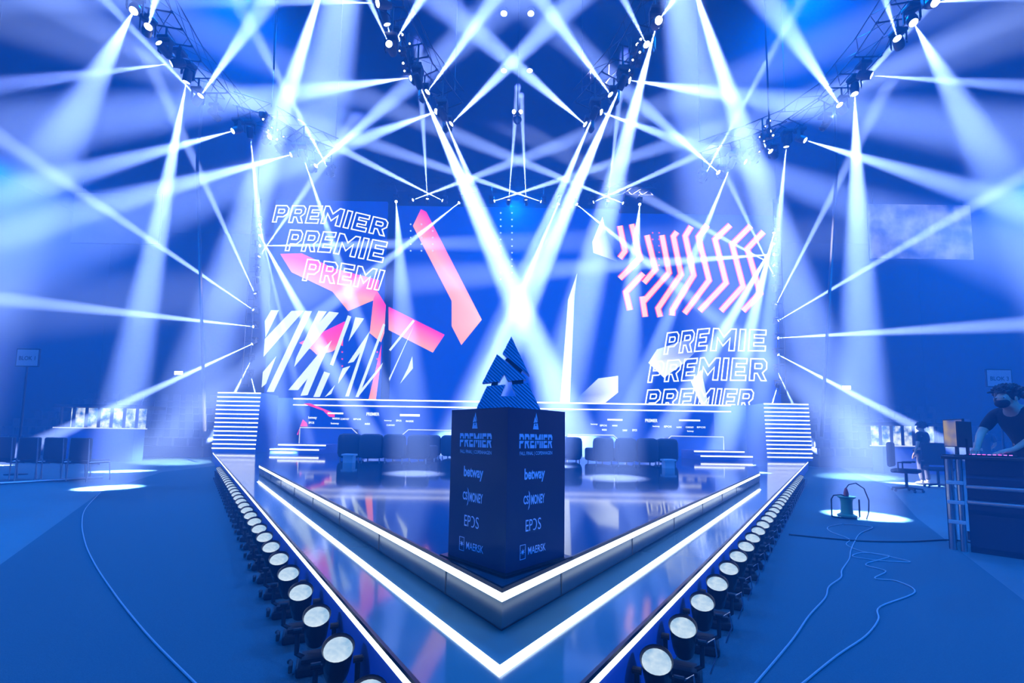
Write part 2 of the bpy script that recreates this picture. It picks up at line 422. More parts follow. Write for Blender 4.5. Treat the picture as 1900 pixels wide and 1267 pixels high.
# ------------------------------------------------------------------ trophy
m = mat('ribbed_blue_metal', (.05, .17, .34), .32, .15)
nt = m.node_tree; b = nt.nodes['Principled BSDF']; tc = nt.nodes.new('ShaderNodeTexCoord'); mp = nt.nodes.new('ShaderNodeMapping')
mp.inputs['Rotation'].default_value = (0, math.radians(-42), 0)
wv = nt.nodes.new('ShaderNodeTexWave'); wv.wave_type = 'BANDS'; wv.bands_direction = 'Z'; wv.inputs['Scale'].default_value = 21; wv.inputs['Distortion'].default_value = .3
rp = nt.nodes.new('ShaderNodeValToRGB'); rp.color_ramp.elements[0].color = (.07, .28, .50, 1); rp.color_ramp.elements[1].color = (.16, .52, .80, 1)
bp = nt.nodes.new('ShaderNodeBump'); bp.inputs['Strength'].default_value = .6; bp.inputs['Distance'].default_value = .004
nt.links.new(tc.outputs['Object'], mp.inputs[0]); nt.links.new(mp.outputs[0], wv.inputs[0]); nt.links.new(wv.outputs['Fac'], rp.inputs[0]); nt.links.new(rp.outputs[0], b.inputs['Base Color'])
nt.links.new(wv.outputs['Fac'], bp.inputs['Height']); nt.links.new(bp.outputs[0], b.inputs['Normal'])
M_trophy = m; M_tedge = mat('polished_blue_edge', (.16, .34, .46), .2, .7)
tr = thing('trophy', 'tall split triangle trophy of ribbed blue metal standing on the plinth', 'trophy', (pc.x, pc.y, PZ))
TYP = pc.y
cx = lambda x, y: aty(780+x/5.76, 600+y/5.76, TYP)
zshift = PZ - aty(943, 745, TYP).z
def tfn(pts):
    out = []
    for x, y in pts:
        p = cx(x, y); out.append((p.x, p.z))
    return out
base_z = aty(943, 758.5, TYP).z
kz = lambda z: PZ + (z-base_z) if True else z
tf = lambda d: (lambda a, b, w: V((a, TYP+d+w, PZ+(b-base_z)*1.0)))
top_ = [(972,128),(882,305),(1165,545)]
mid_ = [(820,318),(665,622),(850,606),(895,527),(938,600),(1128,584),(1105,545)]
bot_ = [(715,655),(910,640),(860,762),(1025,762),(968,640),(1145,625),(1288,914),(593,914)]
for nm, pts in (('top_plate', top_), ('middle_plate', mid_), ('bottom_plate', bot_)):
    MB().slab([tfn(pts)], tf(-.03), .06).build(nm, M_trophy, tr)
for pts in ([(905,372),(935,350),(1092,478),(1072,520)], [(762,616),(832,606),(826,660),(756,664)], [(975,596),(1098,588),(1102,634),(985,640)]):
    MB().slab([tfn(pts)], tf(-.016), .032).build('connector', M_tedge, tr)

# ------------------------------------------------------------------ floor lamps along the stage
ORD = ['first','second','third','fourth','fifth','sixth','seventh','eighth','ninth','tenth','eleventh','twelfth','thirteenth','fourteenth','fifteenth','sixteenth','seventeenth','eighteenth','nineteenth','twentieth','twenty-first','twenty-second','twenty-third','twenty-fourth','twenty-fifth','twenty-sixth','twenty-seventh','twenty-eighth','twenty-ninth','thirtieth','thirty-first','thirty-second']
def make_par(sg):
    t = thing('floor_spotlight', 'x', 'spotlight', (0, 0, 0))
    ax = V((-sg*.22, -.52, .88)).normalized()               # where the lens looks
    q = ax.to_track_quat('Z', 'Y'); M = Matrix.Translation(V((0, 0, .20))) @ q.to_matrix().to_4x4()
    can = MB().lathe([(.026, -.10), (.046, -.095), (.053, -.06), (.058, .0), (.064, .10), (.067, .105), (.0645, .102), (.059, .088)], 24, M, cap=False)
    can.lathe([(.0001, -.10), (.026, -.10)], 24, M, cap=False)
    can = can.build('can', M_can, t, True)
    MB().lathe([(.0001, .088), (.0595, .088)], 24, M, cap=False).build('lens', E_par, can)
    side = V((-ax.y, ax.x, 0)).normalized(); yk = MB()
    c0 = V((0, 0, .20)); pts = [c0+side*.085+V((0, 0, .0)), c0+side*.085-V((0, 0, .11)), c0+side*.05-V((0, 0, .135)), c0-side*.05-V((0, 0, .135)), c0-side*.085-V((0, 0, .11)), c0-side*.085]
    yk.path(pts, .012, 6); yk.tube(c0+side*.066, c0+side*.105, .015, 10); yk.tube(c0-side*.066, c0-side*.105, .015, 10)
    yk.build('yoke', M_black, t)
    ro = math.atan2(side.y, side.x); B = Matrix.Rotation(ro, 4, 'Z')
    MB().box((-.085, -.075, .0), (.085, .075, .05), B, .012).box((-.06, -.05, .055), (.06, .05, .075), B).build('base', M_black, t)
    MB().box((-.118, -.03, .012), (-.10, .03, .05), B, .004).ball(B @ V((-.118, .06, .03)), .012).build('connector_block', M_rubber, t)
    cp = [c0+side*.105, c0+side*.14+V((0, 0, .03)), c0+side*.15-V((0, 0, .05)), c0+side*.12-V((0, 0, .14))]
    MB().path(cp, .004, 5).build('safety_cable', M_steel, t)
    return t
for sg, nm in ((-1, 'left'), (1, 'right')):
    # row line through two lens positions of the near lamps
    LZp = .30
    a = atz(588, 1137, LZp) if sg < 0 else atz(1303, 1112, LZp)
    d = V((sg*math.sin(ang), math.cos(ang), 0)); step = .405
    proto = make_par(sg)
    ax = V((-sg*.22, -.52, .88)).normalized(); off = ax*.088
    n0 = 2
    for i in range(30):
        o = proto if i == 0 else copy_tree(proto)
        p = a + d*step*(i-n0); o.location = (p.x-off.x, p.y-off.y, .006)
        o['label'] = f'black floor spotlight with lit lens, {ORD[i]} from the front in the {nm} row'
        o['group'] = f'floor spotlights along the {nm} edge of the stage'

# ------------------------------------------------------------------ stairs, deck, screens at the back
SY0 = 18.9
def staircase(x0px, x1px, ypx_b, ypx_t, label, sgn):
    a = aty(x0px, ypx_b, SY0); b = aty(x1px, ypx_b, SY0); n = 14
    top = aty(x0px, ypx_t, SY0+.16).z; z0 = LZ; rise = (top-z0)/n
    t = thing('lit_staircase', label, 'stairs', ((a.x+b.x)/2, SY0, z0)); struct(t)
    mb = MB(); run = .16/n
    for i in range(n):
        mb.box((a.x, SY0+i*run, z0+i*rise), (b.x, SY0+1.6, z0+(i+1)*rise))
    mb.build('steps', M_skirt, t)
    for i in range(n):
        z = z0+(i+1)*rise
        MB().box((a.x, SY0+i*run-.02, z-.055), (b.x, SY0+i*run, z-.005)).build('light_strip', E_strip2, t)
    return a.x, b.x, top
lx0, lx1, DZ = staircase(393, 474, 833, 727, 'flight of lit steps rising at the left of the stage', -1)
rx0, rx1, _ = staircase(1424, 1508, 858, 748, 'flight of lit steps rising at the right of the stage', 1)
DY = 21.35
deck = thing('upper_deck', 'raised deck running behind the players with lit edge lines', 'stage deck', (0, DY, 0)); struct(deck)
DZ = 2.95
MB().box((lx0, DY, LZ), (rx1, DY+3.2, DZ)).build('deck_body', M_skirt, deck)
for z0, z1 in ((DZ-.06, DZ-.0), (DZ-.36, DZ-.31)):
    MB().box((lx1+.3, DY-.03, z0), (rx0-.3, DY, z1)).build('light_strip', E_strip2, deck)
fas = thing('sponsor_screen', 'long low screen of sponsor names under the raised deck', 'screen', (0, DY-.12, 1.2))
FYp = DY-.13
MB().box((lx1+1.2, FYp, .75), (rx0-1.2, DY-.031, DZ-.42)).build('panel', E_screen, fas)
ff = lambda px, py: aty(px, py, FYp)
def at_px(px, py, Y, w):
    o = aty(px, py, Y); return lambda a, b, c: o + V((a, -c, b))
k = FYp/FPX
def px_text(s, px, py, wpx, hpx, Y, parent, name, m, bold=.02):
    kk = Y/FPX; text_mb(s, wpx*kk, hpx*kk, at_px(px, py, Y, 0), bold, .012).build(name, m, parent)
for (s, x, y, w, h) in [('PREMIER',680,771,24,6),('betway',572,778,16,6),('EPOS',573,786,10,4),('MAERSK',617,778,14,3.5),('CS.MONEY',632,779,16,3.5),('EPOS',656,779,14,3),('betway',614,788,15,4.5),('MAERSK',677,788,10,3.5),('betway',713,782,14,3.5),('EPOS',735,782,10,3.5),('MAERSK',753,783,15,3.5),('CS.MONEY',717,790,16,3),('betway',1096,789,13,4),('EPOS',1113,791,13,3.5),('MAERSK',1136,791,10,3),('PREMIER',1197,783,23,6),('betway',1211,793,13,4),('EPOS',1232,793,14,3.5),('MAERSK',1255,794,10,3),('CS.MONEY',1272,794,15,3),('EPOS',1293,794,16,3),('betway',1275,802,12,4),('MAERSK',1117,799,9,3.5),('CS.MONEY',1155,800,9,3.5),('EPOS',1173,800,9,4)]:
    px_text(s, x, y, w, h, FYp, fas, 'sponsor_lettering', E_txt)
for (x0, x1, y, h) in [(608,637,768,3),(742,779,772,4),(1127,1155,780,3),(1260,1299,781,3)]:
    p = ff(x0, y); MB().box((p.x, FYp-.012, p.z), (p.x+(x1-x0)*k, FYp, p.z+h*k)).build('white_bar', E_txt, fas)
mb = MB()
for poly in ([(563,749),(575,748),(612,763),(621,767),(621,774),(611,773),(600,762)], [(562,778),(569,784),(571,791),(557,791)], [(557,792),(553,807),(551,806)]):
    mb.slab([[(ff(x, y).x, ff(x, y).z) for x, y in poly]], lambda a, b, w: V((a, FYp-w, b)), .008)
mb.build('pink_shapes', E_pink, fas)

# the LED wall behind
SW = 23.2
def sp(x, y, d=0.0): return aty(x, y, SW-d)
def panel(px0, px1, py0, py1, label, name='led_wall'):
    a = sp(px0, py1); b_ = sp(px1, py0)
    t = thing(name, label, 'screen', ((a.x+b_.x)/2, SW, a.z))
    MB().box((a.x, SW, a.z), (b_.x, SW+.18, b_.z)).build('panel', E_screen, t)
    MB().box((a.x-.02, SW+.18, a.z-.02), (b_.x+.02, SW+.32, b_.z+.02)).build('backing', M_black, t)
    return t
wl = panel(487, 719, 374, 775, 'left hand tall screen with three slanted lines of outlined lettering and white stripes')
wc = panel(721, 1148, 388, 775, 'broad middle screen behind the trophy with a pink slanted bar')
wr = panel(1150, 1438, 400, 775, 'right hand tall screen with peach chevrons above outlined lettering')
def pic(parent, name, pts, cols, d=.01):
    """flat screen picture, one colour per corner"""
    P = [sp(x, y, d) for x, y in pts]
    mb = MB(); tri = tessellate_polygon([[V((p.x, p.z, 0)) for p in P]])
    mb.add(P, [tuple(t) for t in tri]); o = mb.build(name, E_pic, parent)
    ca = o.data.color_attributes.new('picture', 'FLOAT_COLOR', 'POINT')
    for i, c in enumerate(cols): ca.data[i].color = (*c, 1)
    return o
PE, MG, PP, HP = (1.0, .36, .20), (1.0, .0, .30), (1.0, .55, .45), (1.0, .08, .16)
pic(wc, 'pink_bar', [(781,388),(766,419),(838,558),(838,605),(856,640),(894,593),(791,393)], [MG,PE,PE,PE,PE,PP,MG])
pic(wl, 'pink_bar', [(520,471),(541,505),(617,541),(646,577),(693,557),(700,540),(704,520),(620,498),(560,470)], [HP,PE,PE,PE,PE,HP,MG,MG,HP], .008)
pic(wl, 'pink_bar', [(693,554),(686,618),(707,635),(713,618),(716,566),(700,540)], [HP,PE,PE,PE,MG,HP], .01)
pic(wc, 'pink_bar', [(721,569),(825,621),(803,654),(721,612)], [MG,MG,PE,PE], .01)
pic(wl, 'pink_bar', [(555,636),(577,648),(588,658),(617,652),(636,638),(640,596),(603,614)], [HP,PE,PE,PE,HP,MG,MG], .008)
pic(wl, 'pink_bar', [(708,638),(683,745),(697,745),(706,675)], [MG,PE,PE,HP], .008)
LB = (.55, .72, 1.0); WB = (.75, .9, 1.0); DB = (.0, .06, .6)
pic(wc, 'pale_slab', [(1071,506),(1054,556),(1039,750),(1057,750),(1066,550)], [LB,WB,WB,WB,LB])
pic(wc, 'pale_slab', [(1122,748),(1147,728),(1147,697),(1110,702),(1075,735),(1070,748)], [WB,WB,WB,LB,DB,DB])
pic(wc, 'pale_slab', [(1118,402),(1099,449),(1101,469),(1147,486),(1125,433)], [WB,WB,WB,DB,DB])
pic(wr, 'pale_slab', [(1219,648),(1203,673),(1232,701),(1270,673),(1292,651),(1298,622)], [LB,WB,WB,LB,DB,DB], .006)
pic(wr, 'pale_slab', [(1301,686),(1282,708),(1301,752),(1314,749)], [LB,WB,WB,LB], .006)
def warp_text(parent, word, top, bot, name='outlined_lettering', t=.034, d=.03):
    L, tot = layout(word, .2)
    def pl_(pts, s):
        s = max(0, min(1, s))*(len(pts)-1); i = min(int(s), len(pts)-2); f = s-i
        return V(pts[i]).lerp(V(pts[i+1]), f)
    def fn(a, b, w):
        tp, bt = pl_(top, a/tot), pl_(bot, a/tot); p = bt.lerp(tp, b); return sp(p.x, p.y, d)
    mb = MB()
    for loops in L:
        for l in loops: outline(mb, l, fn, t, 0)
    return mb.build(name, E_txt, parent)
c1 = lambda x, y: (470+x/4.22, 360+y/4.22)
c2 = lambda x, y: (1030+x/3.168, 370+y/3.168)
c3 = lambda x, y: (470+x/4.22, 560+y/4.22)
warp_text(wl, 'PREMIER', [c1(180,90), c1(600,95), c1(1060,205)], [c1(150,218), c1(560,230), c1(1025,328)])
warp_text(wl, 'PREMIE', [c1(290,280), c1(640,300), c1(1050,378)], [c1(250,442), c1(590,455), c1(1010,535)])
warp_text(wl, 'PREMI', [c1(425,510), c1(720,545), c1(1030,600)], [c1(385,675), c1(690,705), c1(980,752)])
warp_text(wr, 'PREMIE', [c2(660,785), c2(900,757), c2(1240,768)], [c2(640,910), c2(880,888), c2(1235,890)])
warp_text(wr, 'PREMIER', [c2(565,955), c2(880,930), c2(1245,938)], [c2(545,1075), c2(860,1060), c2(1240,1065)])
warp_text(wr, 'PREMIER', [c2(545,1120), c2(860,1110), c2(1170,1118)], [c2(525,1235), c2(840,1230), c2(1150,1235)])
stripes = [[(140,65),(200,65),(95,280),(90,150)], [(300,70),(395,70),(80,430),(90,290)], [(405,70),(460,72),(160,705),(105,705)],
 [(510,70),(575,75),(520,160),(595,75),(670,85),(320,510),(335,440)], [(180,425),(75,550),(65,670),(100,640)],
 [(615,300),(500,420),(275,690),(350,690),(425,600),(370,735),(425,730),(530,480)], [(740,105),(768,115),(625,500),(600,490)], [(555,545),(600,560),(520,745),(470,745)],
 [(800,120),(868,130),(745,310)], [(915,225),(740,480),(785,470),(838,395),(720,740),(748,740),(845,440)], [(1018,170),(1034,180),(825,745),(800,745)],
 [(700,520),(760,500),(665,640),(670,600)], [(1015,475),(1000,520),(820,745),(804,735)], [(640,650),(610,720),(560,745)]]
stripes_c = [[(1250,140),(1265,150),(1075,385),(1062,375)], [(1255,190),(1245,215),(1066,620),(1062,600)], [(1245,425),(1250,520),(1150,640),(1210,520)]]
for parent, lst in ((wl, stripes), (wc, stripes_c)):
    mb = MB()
    for pts in lst: mb.slab([[(lambda q: (q.x, q.z))(sp(*c3(x, y), .02)) for x, y in pts]], lambda a, b, w: V((a, SW-.02-w, b)), .004)
    mb.build('white_stripes', E_white, parent)
chev = [[(380,155),(410,305),(380,345)], [(450,145),(500,345),(380,465)], [(520,435),(415,545),(440,650)], [(540,210),(590,410),(522,490)], [(628,210),(670,430),(520,600)], [(512,570),(530,690)],
 [(716,190),(695,218),(740,440),(605,640),(618,690)], [(800,158),(765,215),(815,445),(690,650),(688,682)], [(895,150),(842,220),(905,475),(760,670)], [(1030,150),(940,235),(1005,490),(850,655)],
 [(1150,155),(1040,265),(1105,510),(975,655)], [(1225,190),(1130,290),(1205,550),(1105,655)]]
def ribbon(mb, pts, hw, d):
    P = [sp(*c2(x, y), d) for x, y in pts]; up_ = V((0, -1, 0)); L, R_ = [], []
    for i, p in enumerate(P):
        a = (P[i]-P[max(i-1, 0)]) if i else (P[1]-P[0]); b_ = (P[min(i+1, len(P)-1)]-P[i]) if i < len(P)-1 else a
        na, nb = a.normalized().cross(up_), b_.normalized().cross(up_); m_ = (na+nb).normalized(); m_ = m_/max(.5, m_.dot(na))
        L.append(p-m_*hw); R_.append(p+m_*hw)
    n = len(P); mb.add(L+R_, [(i, i+1, n+i+1, n+i) for i in range(n-1)])
ma, mb_ = MB(), MB()
for c in chev: ribbon(ma, c, .185, .01); ribbon(mb_, c, .135, .02)
ma.build('chevron_edges', E_chev2, wr); mb_.build('chevrons', E_chev, wr)
def dots(parent, xs, y0, dy, n, m):
    mb = MB()
    for x in xs:
        for i in range(n):
            c = sp(x, y0+i*dy, .012); q = Matrix.Translation(c) @ Matrix.Rotation(math.pi/2, 4, 'X'); mb.lathe([(.0001, 0), (.05, 0)], 8, q, cap=False)
    mb.build('dot_pattern', m, parent)
dots(wc, (929, 950), 395, 12.3, 11, E_dot); dots(wc, (762, 782, 803), 416, 12.3, 5, E_dot)
dots(wr, (1211, 1223), 432, 12, 6, E_chev2); dots(wl, (635, 700), 640, 13, 4, E_chev2)

# players' desks with lit outlines
def gaming_desk(x0, x1, yt, yb, slant, label):
    Y = 17.6; a, b_ = aty(x0, yt, Y), aty(x1, yt, Y); z1 = a.z; z0 = UZ; dx = 1.0*slant*.45
    t = thing('player_desk', label, 'desk', ((a.x+b_.x)/2, Y, z0), 'lit players desks under the raised deck')
    pts = [(a.x, z0), (b_.x, z0), (b_.x, z1), (a.x, z1)]
    if slant > 0: pts = [(a.x, z0), (b_.x+.55, z0), (b_.x+.55, z1-.5), (b_.x, z1), (a.x, z1)]
    else: pts = [(a.x-.55, z0), (b_.x, z0), (b_.x, z1), (a.x, z1), (a.x-.55, z1-.5)]
    MB().slab([pts], lambda u, v, w: V((u, Y+.06-w, v)), .06).build('front_panel', M_skirt, t)
    MB().box((a.x, Y+.06, z1-.06), (b_.x, Y+.95, z1-.02)).build('top', M_desktop, t)
    for xx in (a.x+.05, b_.x-.1): MB().box((xx, Y+.8, z0), (xx+.05, Y+.9, z1-.06)).build('leg', M_black, t)
    e = pts[2:] if slant > 0 else pts[2:]
    line = [(a.x, z0+.15), (a.x, z1), (b_.x, z1), (b_.x+.55, z1-.5)] if slant > 0 else [(a.x-.55, z1-.5), (a.x, z1), (b_.x, z1), (b_.x, z0+.15)]
    MB().path([V((u, Y-.02, v)) for u, v in line], .022, 6).build('outline_light', E_strip3, t)
gaming_desk(557, 653, 793, 835, 1, 'lit players desk furthest left, under the raised deck')
gaming_desk(758, 840, 797, 835, -1, 'lit players desk just left of the plinth')
gaming_desk(1053, 1138, 806, 850, 1, 'lit players desk just right of the plinth')
gaming_desk(1245, 1342, 809, 850, -1, 'lit players desk furthest right, under the raised deck')

# low lit risers at both sides
for x0, x1, yy, lab, sgn in ((488, 592, 834, 'low riser with lit edges beside the left steps', -1), (1300, 1400, 851, 'low riser with lit edges beside the right steps', 1)):
    Y = 14.2; a, b_ = aty(x0, yy, Y), aty(x1, yy, Y); base = LZ if False else UZ
    t = thing('lit_riser', lab, 'riser', ((a.x+b_.x)/2, Y, base))
    a.x = max(a.x, -7.9) if sgn < 0 else a.x; b_.x = min(b_.x, 7.9) if sgn > 0 else b_.x
    MB().box((a.x, Y, base), (b_.x, Y+1.6, base+.16)).box((a.x, Y+.5, base+.16), (b_.x, Y+1.6, base+.30)).build('steps', M_skirt, t)
    MB().box((a.x, Y-.02, base+.11), (b_.x, Y, base+.15)).build('light_strip', E_strip2, t)
    MB().box((a.x, Y+.48, base+.25), (b_.x, Y+.5, base+.29)).build('light_strip', E_strip2, t)

# ------------------------------------------------------------------ sofas
def sofa(x0, x1, Y, n, label):
    a, b_ = (x0-950)/FPX*Y, (x1-950)/FPX*Y; w = (b_-a)/n
    t = thing('lounge_sofa', label, 'sofa', ((a+b_)/2, Y, UZ), 'dark sofas on the stage')
    for i in range(n):
        c = a+w*(i+.5); u = (i-(n-1)/2)/(n/2); dy = -.25*(1-u*u); M = Matrix.Translation(V((c, Y+dy, UZ))) @ Matrix.Rotation(-u*.25, 4, 'Z')
        MB().box((-w*.515, -.10, .05), (w*.515, .18, .68), M, .12).build('backrest', M_fabric, t, True)
        MB().box((-w*.49, .14, .05), (w*.49, .75, .40), M, .06).build('seat', M_fabric, t, True)
        for fx in (-w*.38, w*.38):
            MB().tube(M @ V((fx, .0, 0)), M @ V((fx, .0, .07)), .018).build('foot', M_steel, t)
            MB().tube(M @ V((fx, .6, 0)), M @ V((fx, .6, .07)), .018).build('foot', M_steel, t)
sofa(634, 800, 11.3, 4, 'long dark sofa seen from behind on the left of the stage')
sofa(1100, 1254, 11.5, 4, 'long dark sofa seen from behind on the right of the stage')
sofa(1040, 1078, 12.2, 1, 'single dark armchair between the plinth and the right sofa')
sofa(790, 852, 13.2, 2, 'short dark sofa showing just left of the plinth, farther back')
for x, y, lab in ((648, 858, 'small white side table in front of the left sofa'), (1240, 868, 'small white side table in front of the right sofa')):
    p = atz(x, y, UZ); t = thing('side_table', lab, 'table', (p.x, p.y, UZ))
    MB().box((p.x-.14, p.y-.14, UZ+.16), (p.x+.14, p.y+.14, UZ+.2)).build('table_top', M_white, t)
    MB().box((p.x-.11, p.y-.11, UZ), (p.x+.11, p.y+.11, UZ+.16)).build('table_base', M_white, t)

exec_rig = True
# ------------------------------------------------------------------ moving head lamps and their beams
RZ = 8.3; BY = 18.3; SYB = 19.6
def make_head():
    t = thing('moving_head_lamp', 'x', 'stage lamp')
    MB().box((-.11, -.09, .0), (.11, .09, .07), None, .015).build('base', M_black, t)
    y = MB(); y.box((-.10, -.03, -.03), (.10, .03, 0)); y.box((-.115, -.035, -.22), (-.095, .035, 0)); y.box((.095, -.035, -.22), (.115, .035, 0)); y.build('yoke', M_black, t)
    M = Matrix.Rotation(math.pi, 4, 'X')
    h = MB().lathe([(.03, .12), (.07, .10), (.078, .0), (.074, -.10), (.066, -.14), (.058, -.14)], 14, None, cap=False).build('head', M_black, t, True)
    h.location = (0, 0, -.18)
    MB().lathe([(.0001, -.132), (.060, -.132)], 14, None, cap=False).build('lens', E_lens, h, local=True)
    return t
def up3(p, dz=.64): return V((p.x, p.y, p.z+dz))
R_ = lambda x, y: atz(x, y, RZ)
REAR = (aty(700, 367, BY), aty(1215, 375, BY))
LINES = [[up3(R_(*q)) for q in ((205,-60), (346,152), (432,243), (500,262), (560,295), (620,318))], [up3(R_(*q)) for q in ((668,-360), (690,-40), (722,60), (781,164), (842,236))],
         [up3(R_(*q)) for q in ((1250,-360), (1245,-40), (1214,60), (1149,166), (1080,236))], [up3(R_(*q)) for q in ((1765,-60), (1617,140), (1540,222), (1459,272), (1383,300), (1300,325))],
         [up3(REAR[0]), up3((REAR[0]+REAR[1])/2), up3(REAR[1])]]
def rails(p):
    """the two lower rail points of the truss nearest to p"""
    best = None
    for ln in LINES:
        for a_, b_ in zip(ln, ln[1:]):
            d = b_-a_; u = max(.02, min(.98, ((p-a_).xy.dot(d.xy))/d.xy.length_squared)); c = a_+d*u; k_ = (c-p).xy.length
            if best is None or k_ < best[0]: best = (k_, c, d.normalized().cross(V((0, 0, 1))).normalized()*.25)
    return [best[1]+best[2]-V((0, 0, .16)), best[1]-best[2]-V((0, 0, .16))]
def clamp(t, plane, px):
    L = V(t.location); mb = MB()
    if plane == 'S':
        bx = aty(476 if px < 900 else 1441, 500, SYB+.16).x
        mb.tube(L+V((0, 0, .05)), V((bx, SYB+.16, L.z+.05)), .02, 6); mb.tube((bx-.17, SYB+.16, L.z+.05), (bx+.17, SYB+.16, L.z+.05), .02, 6)
    else:
        r0, r1 = rails(L); z = (r0.z+r1.z)/2-.03
        mb.tube(L+V((0, 0, .06)), (L.x, L.y, z), .018, 6)
        for r_ in (r0, r1):
            e = V((r_.x, r_.y, r_.z-.03)); mb.tube((L.x, L.y, z), e, .014, 6); mb.ball(e+V((0, 0, .012)), .026, nu=8, nv=6)
    mb.v = [p-L for p in mb.v]; mb.build('hanging_clamp', M_black, t, local=True)
HEAD = make_head(); first = [True]
def lamp(px, py, plane, ex, ey, kd, half, mult, desc, blend=1.0):
    P = atz(px, py, RZ) if plane == 'R' else atz(px, py, RZ-.38) if plane == 'Q' else aty(px, py, BY if plane == 'B' else SYB if plane == 'S' else plane)
    if kd == 'f': Q = atz(ex, ey, 0)
    elif kd == 'u': Q = atz(ex, ey, UZ)
    else: Q = aty(ex, ey, P.y*kd)
    d = (Q-P).normalized()
    t = HEAD if first[0] else copy_tree(HEAD); first[0] = False
    pivot = P - d*.132
    t.location = pivot + V((0, 0, .18)); t['label'] = desc; t['group'] = desc.split(',')[0].replace('lamp on', 'lamps on', 1)
    for ch in t.children:
        n = ch.name.split('.')[0]
        if n == 'head':
            ch.rotation_mode = 'QUATERNION'; ch.rotation_quaternion = d.to_track_quat('-Z', 'Y')
        if n == 'yoke':
            ch.rotation_euler = (0, 0, math.atan2(d.y, d.x)+math.pi/2)
    clamp(t, plane, px)
    L = light('beam_light', 'SPOT', P+d*.015-V(t.location), BEAM_POWER*mult*(P.y/9.0)*math.exp(HAZE*max(0, P.y-9)), BEAM_COL, None, d, half, blend)
    L.parent = t
    return P
LO, LI, RI, RO = 'lamp on left outer truss', 'lamp on left inner truss', 'lamp on right inner truss', 'lamp on right outer truss'
BK = 'lamp on the rear truss'; LB_, RB_ = 'lamp on the left side boom', 'lamp on the right side boom'
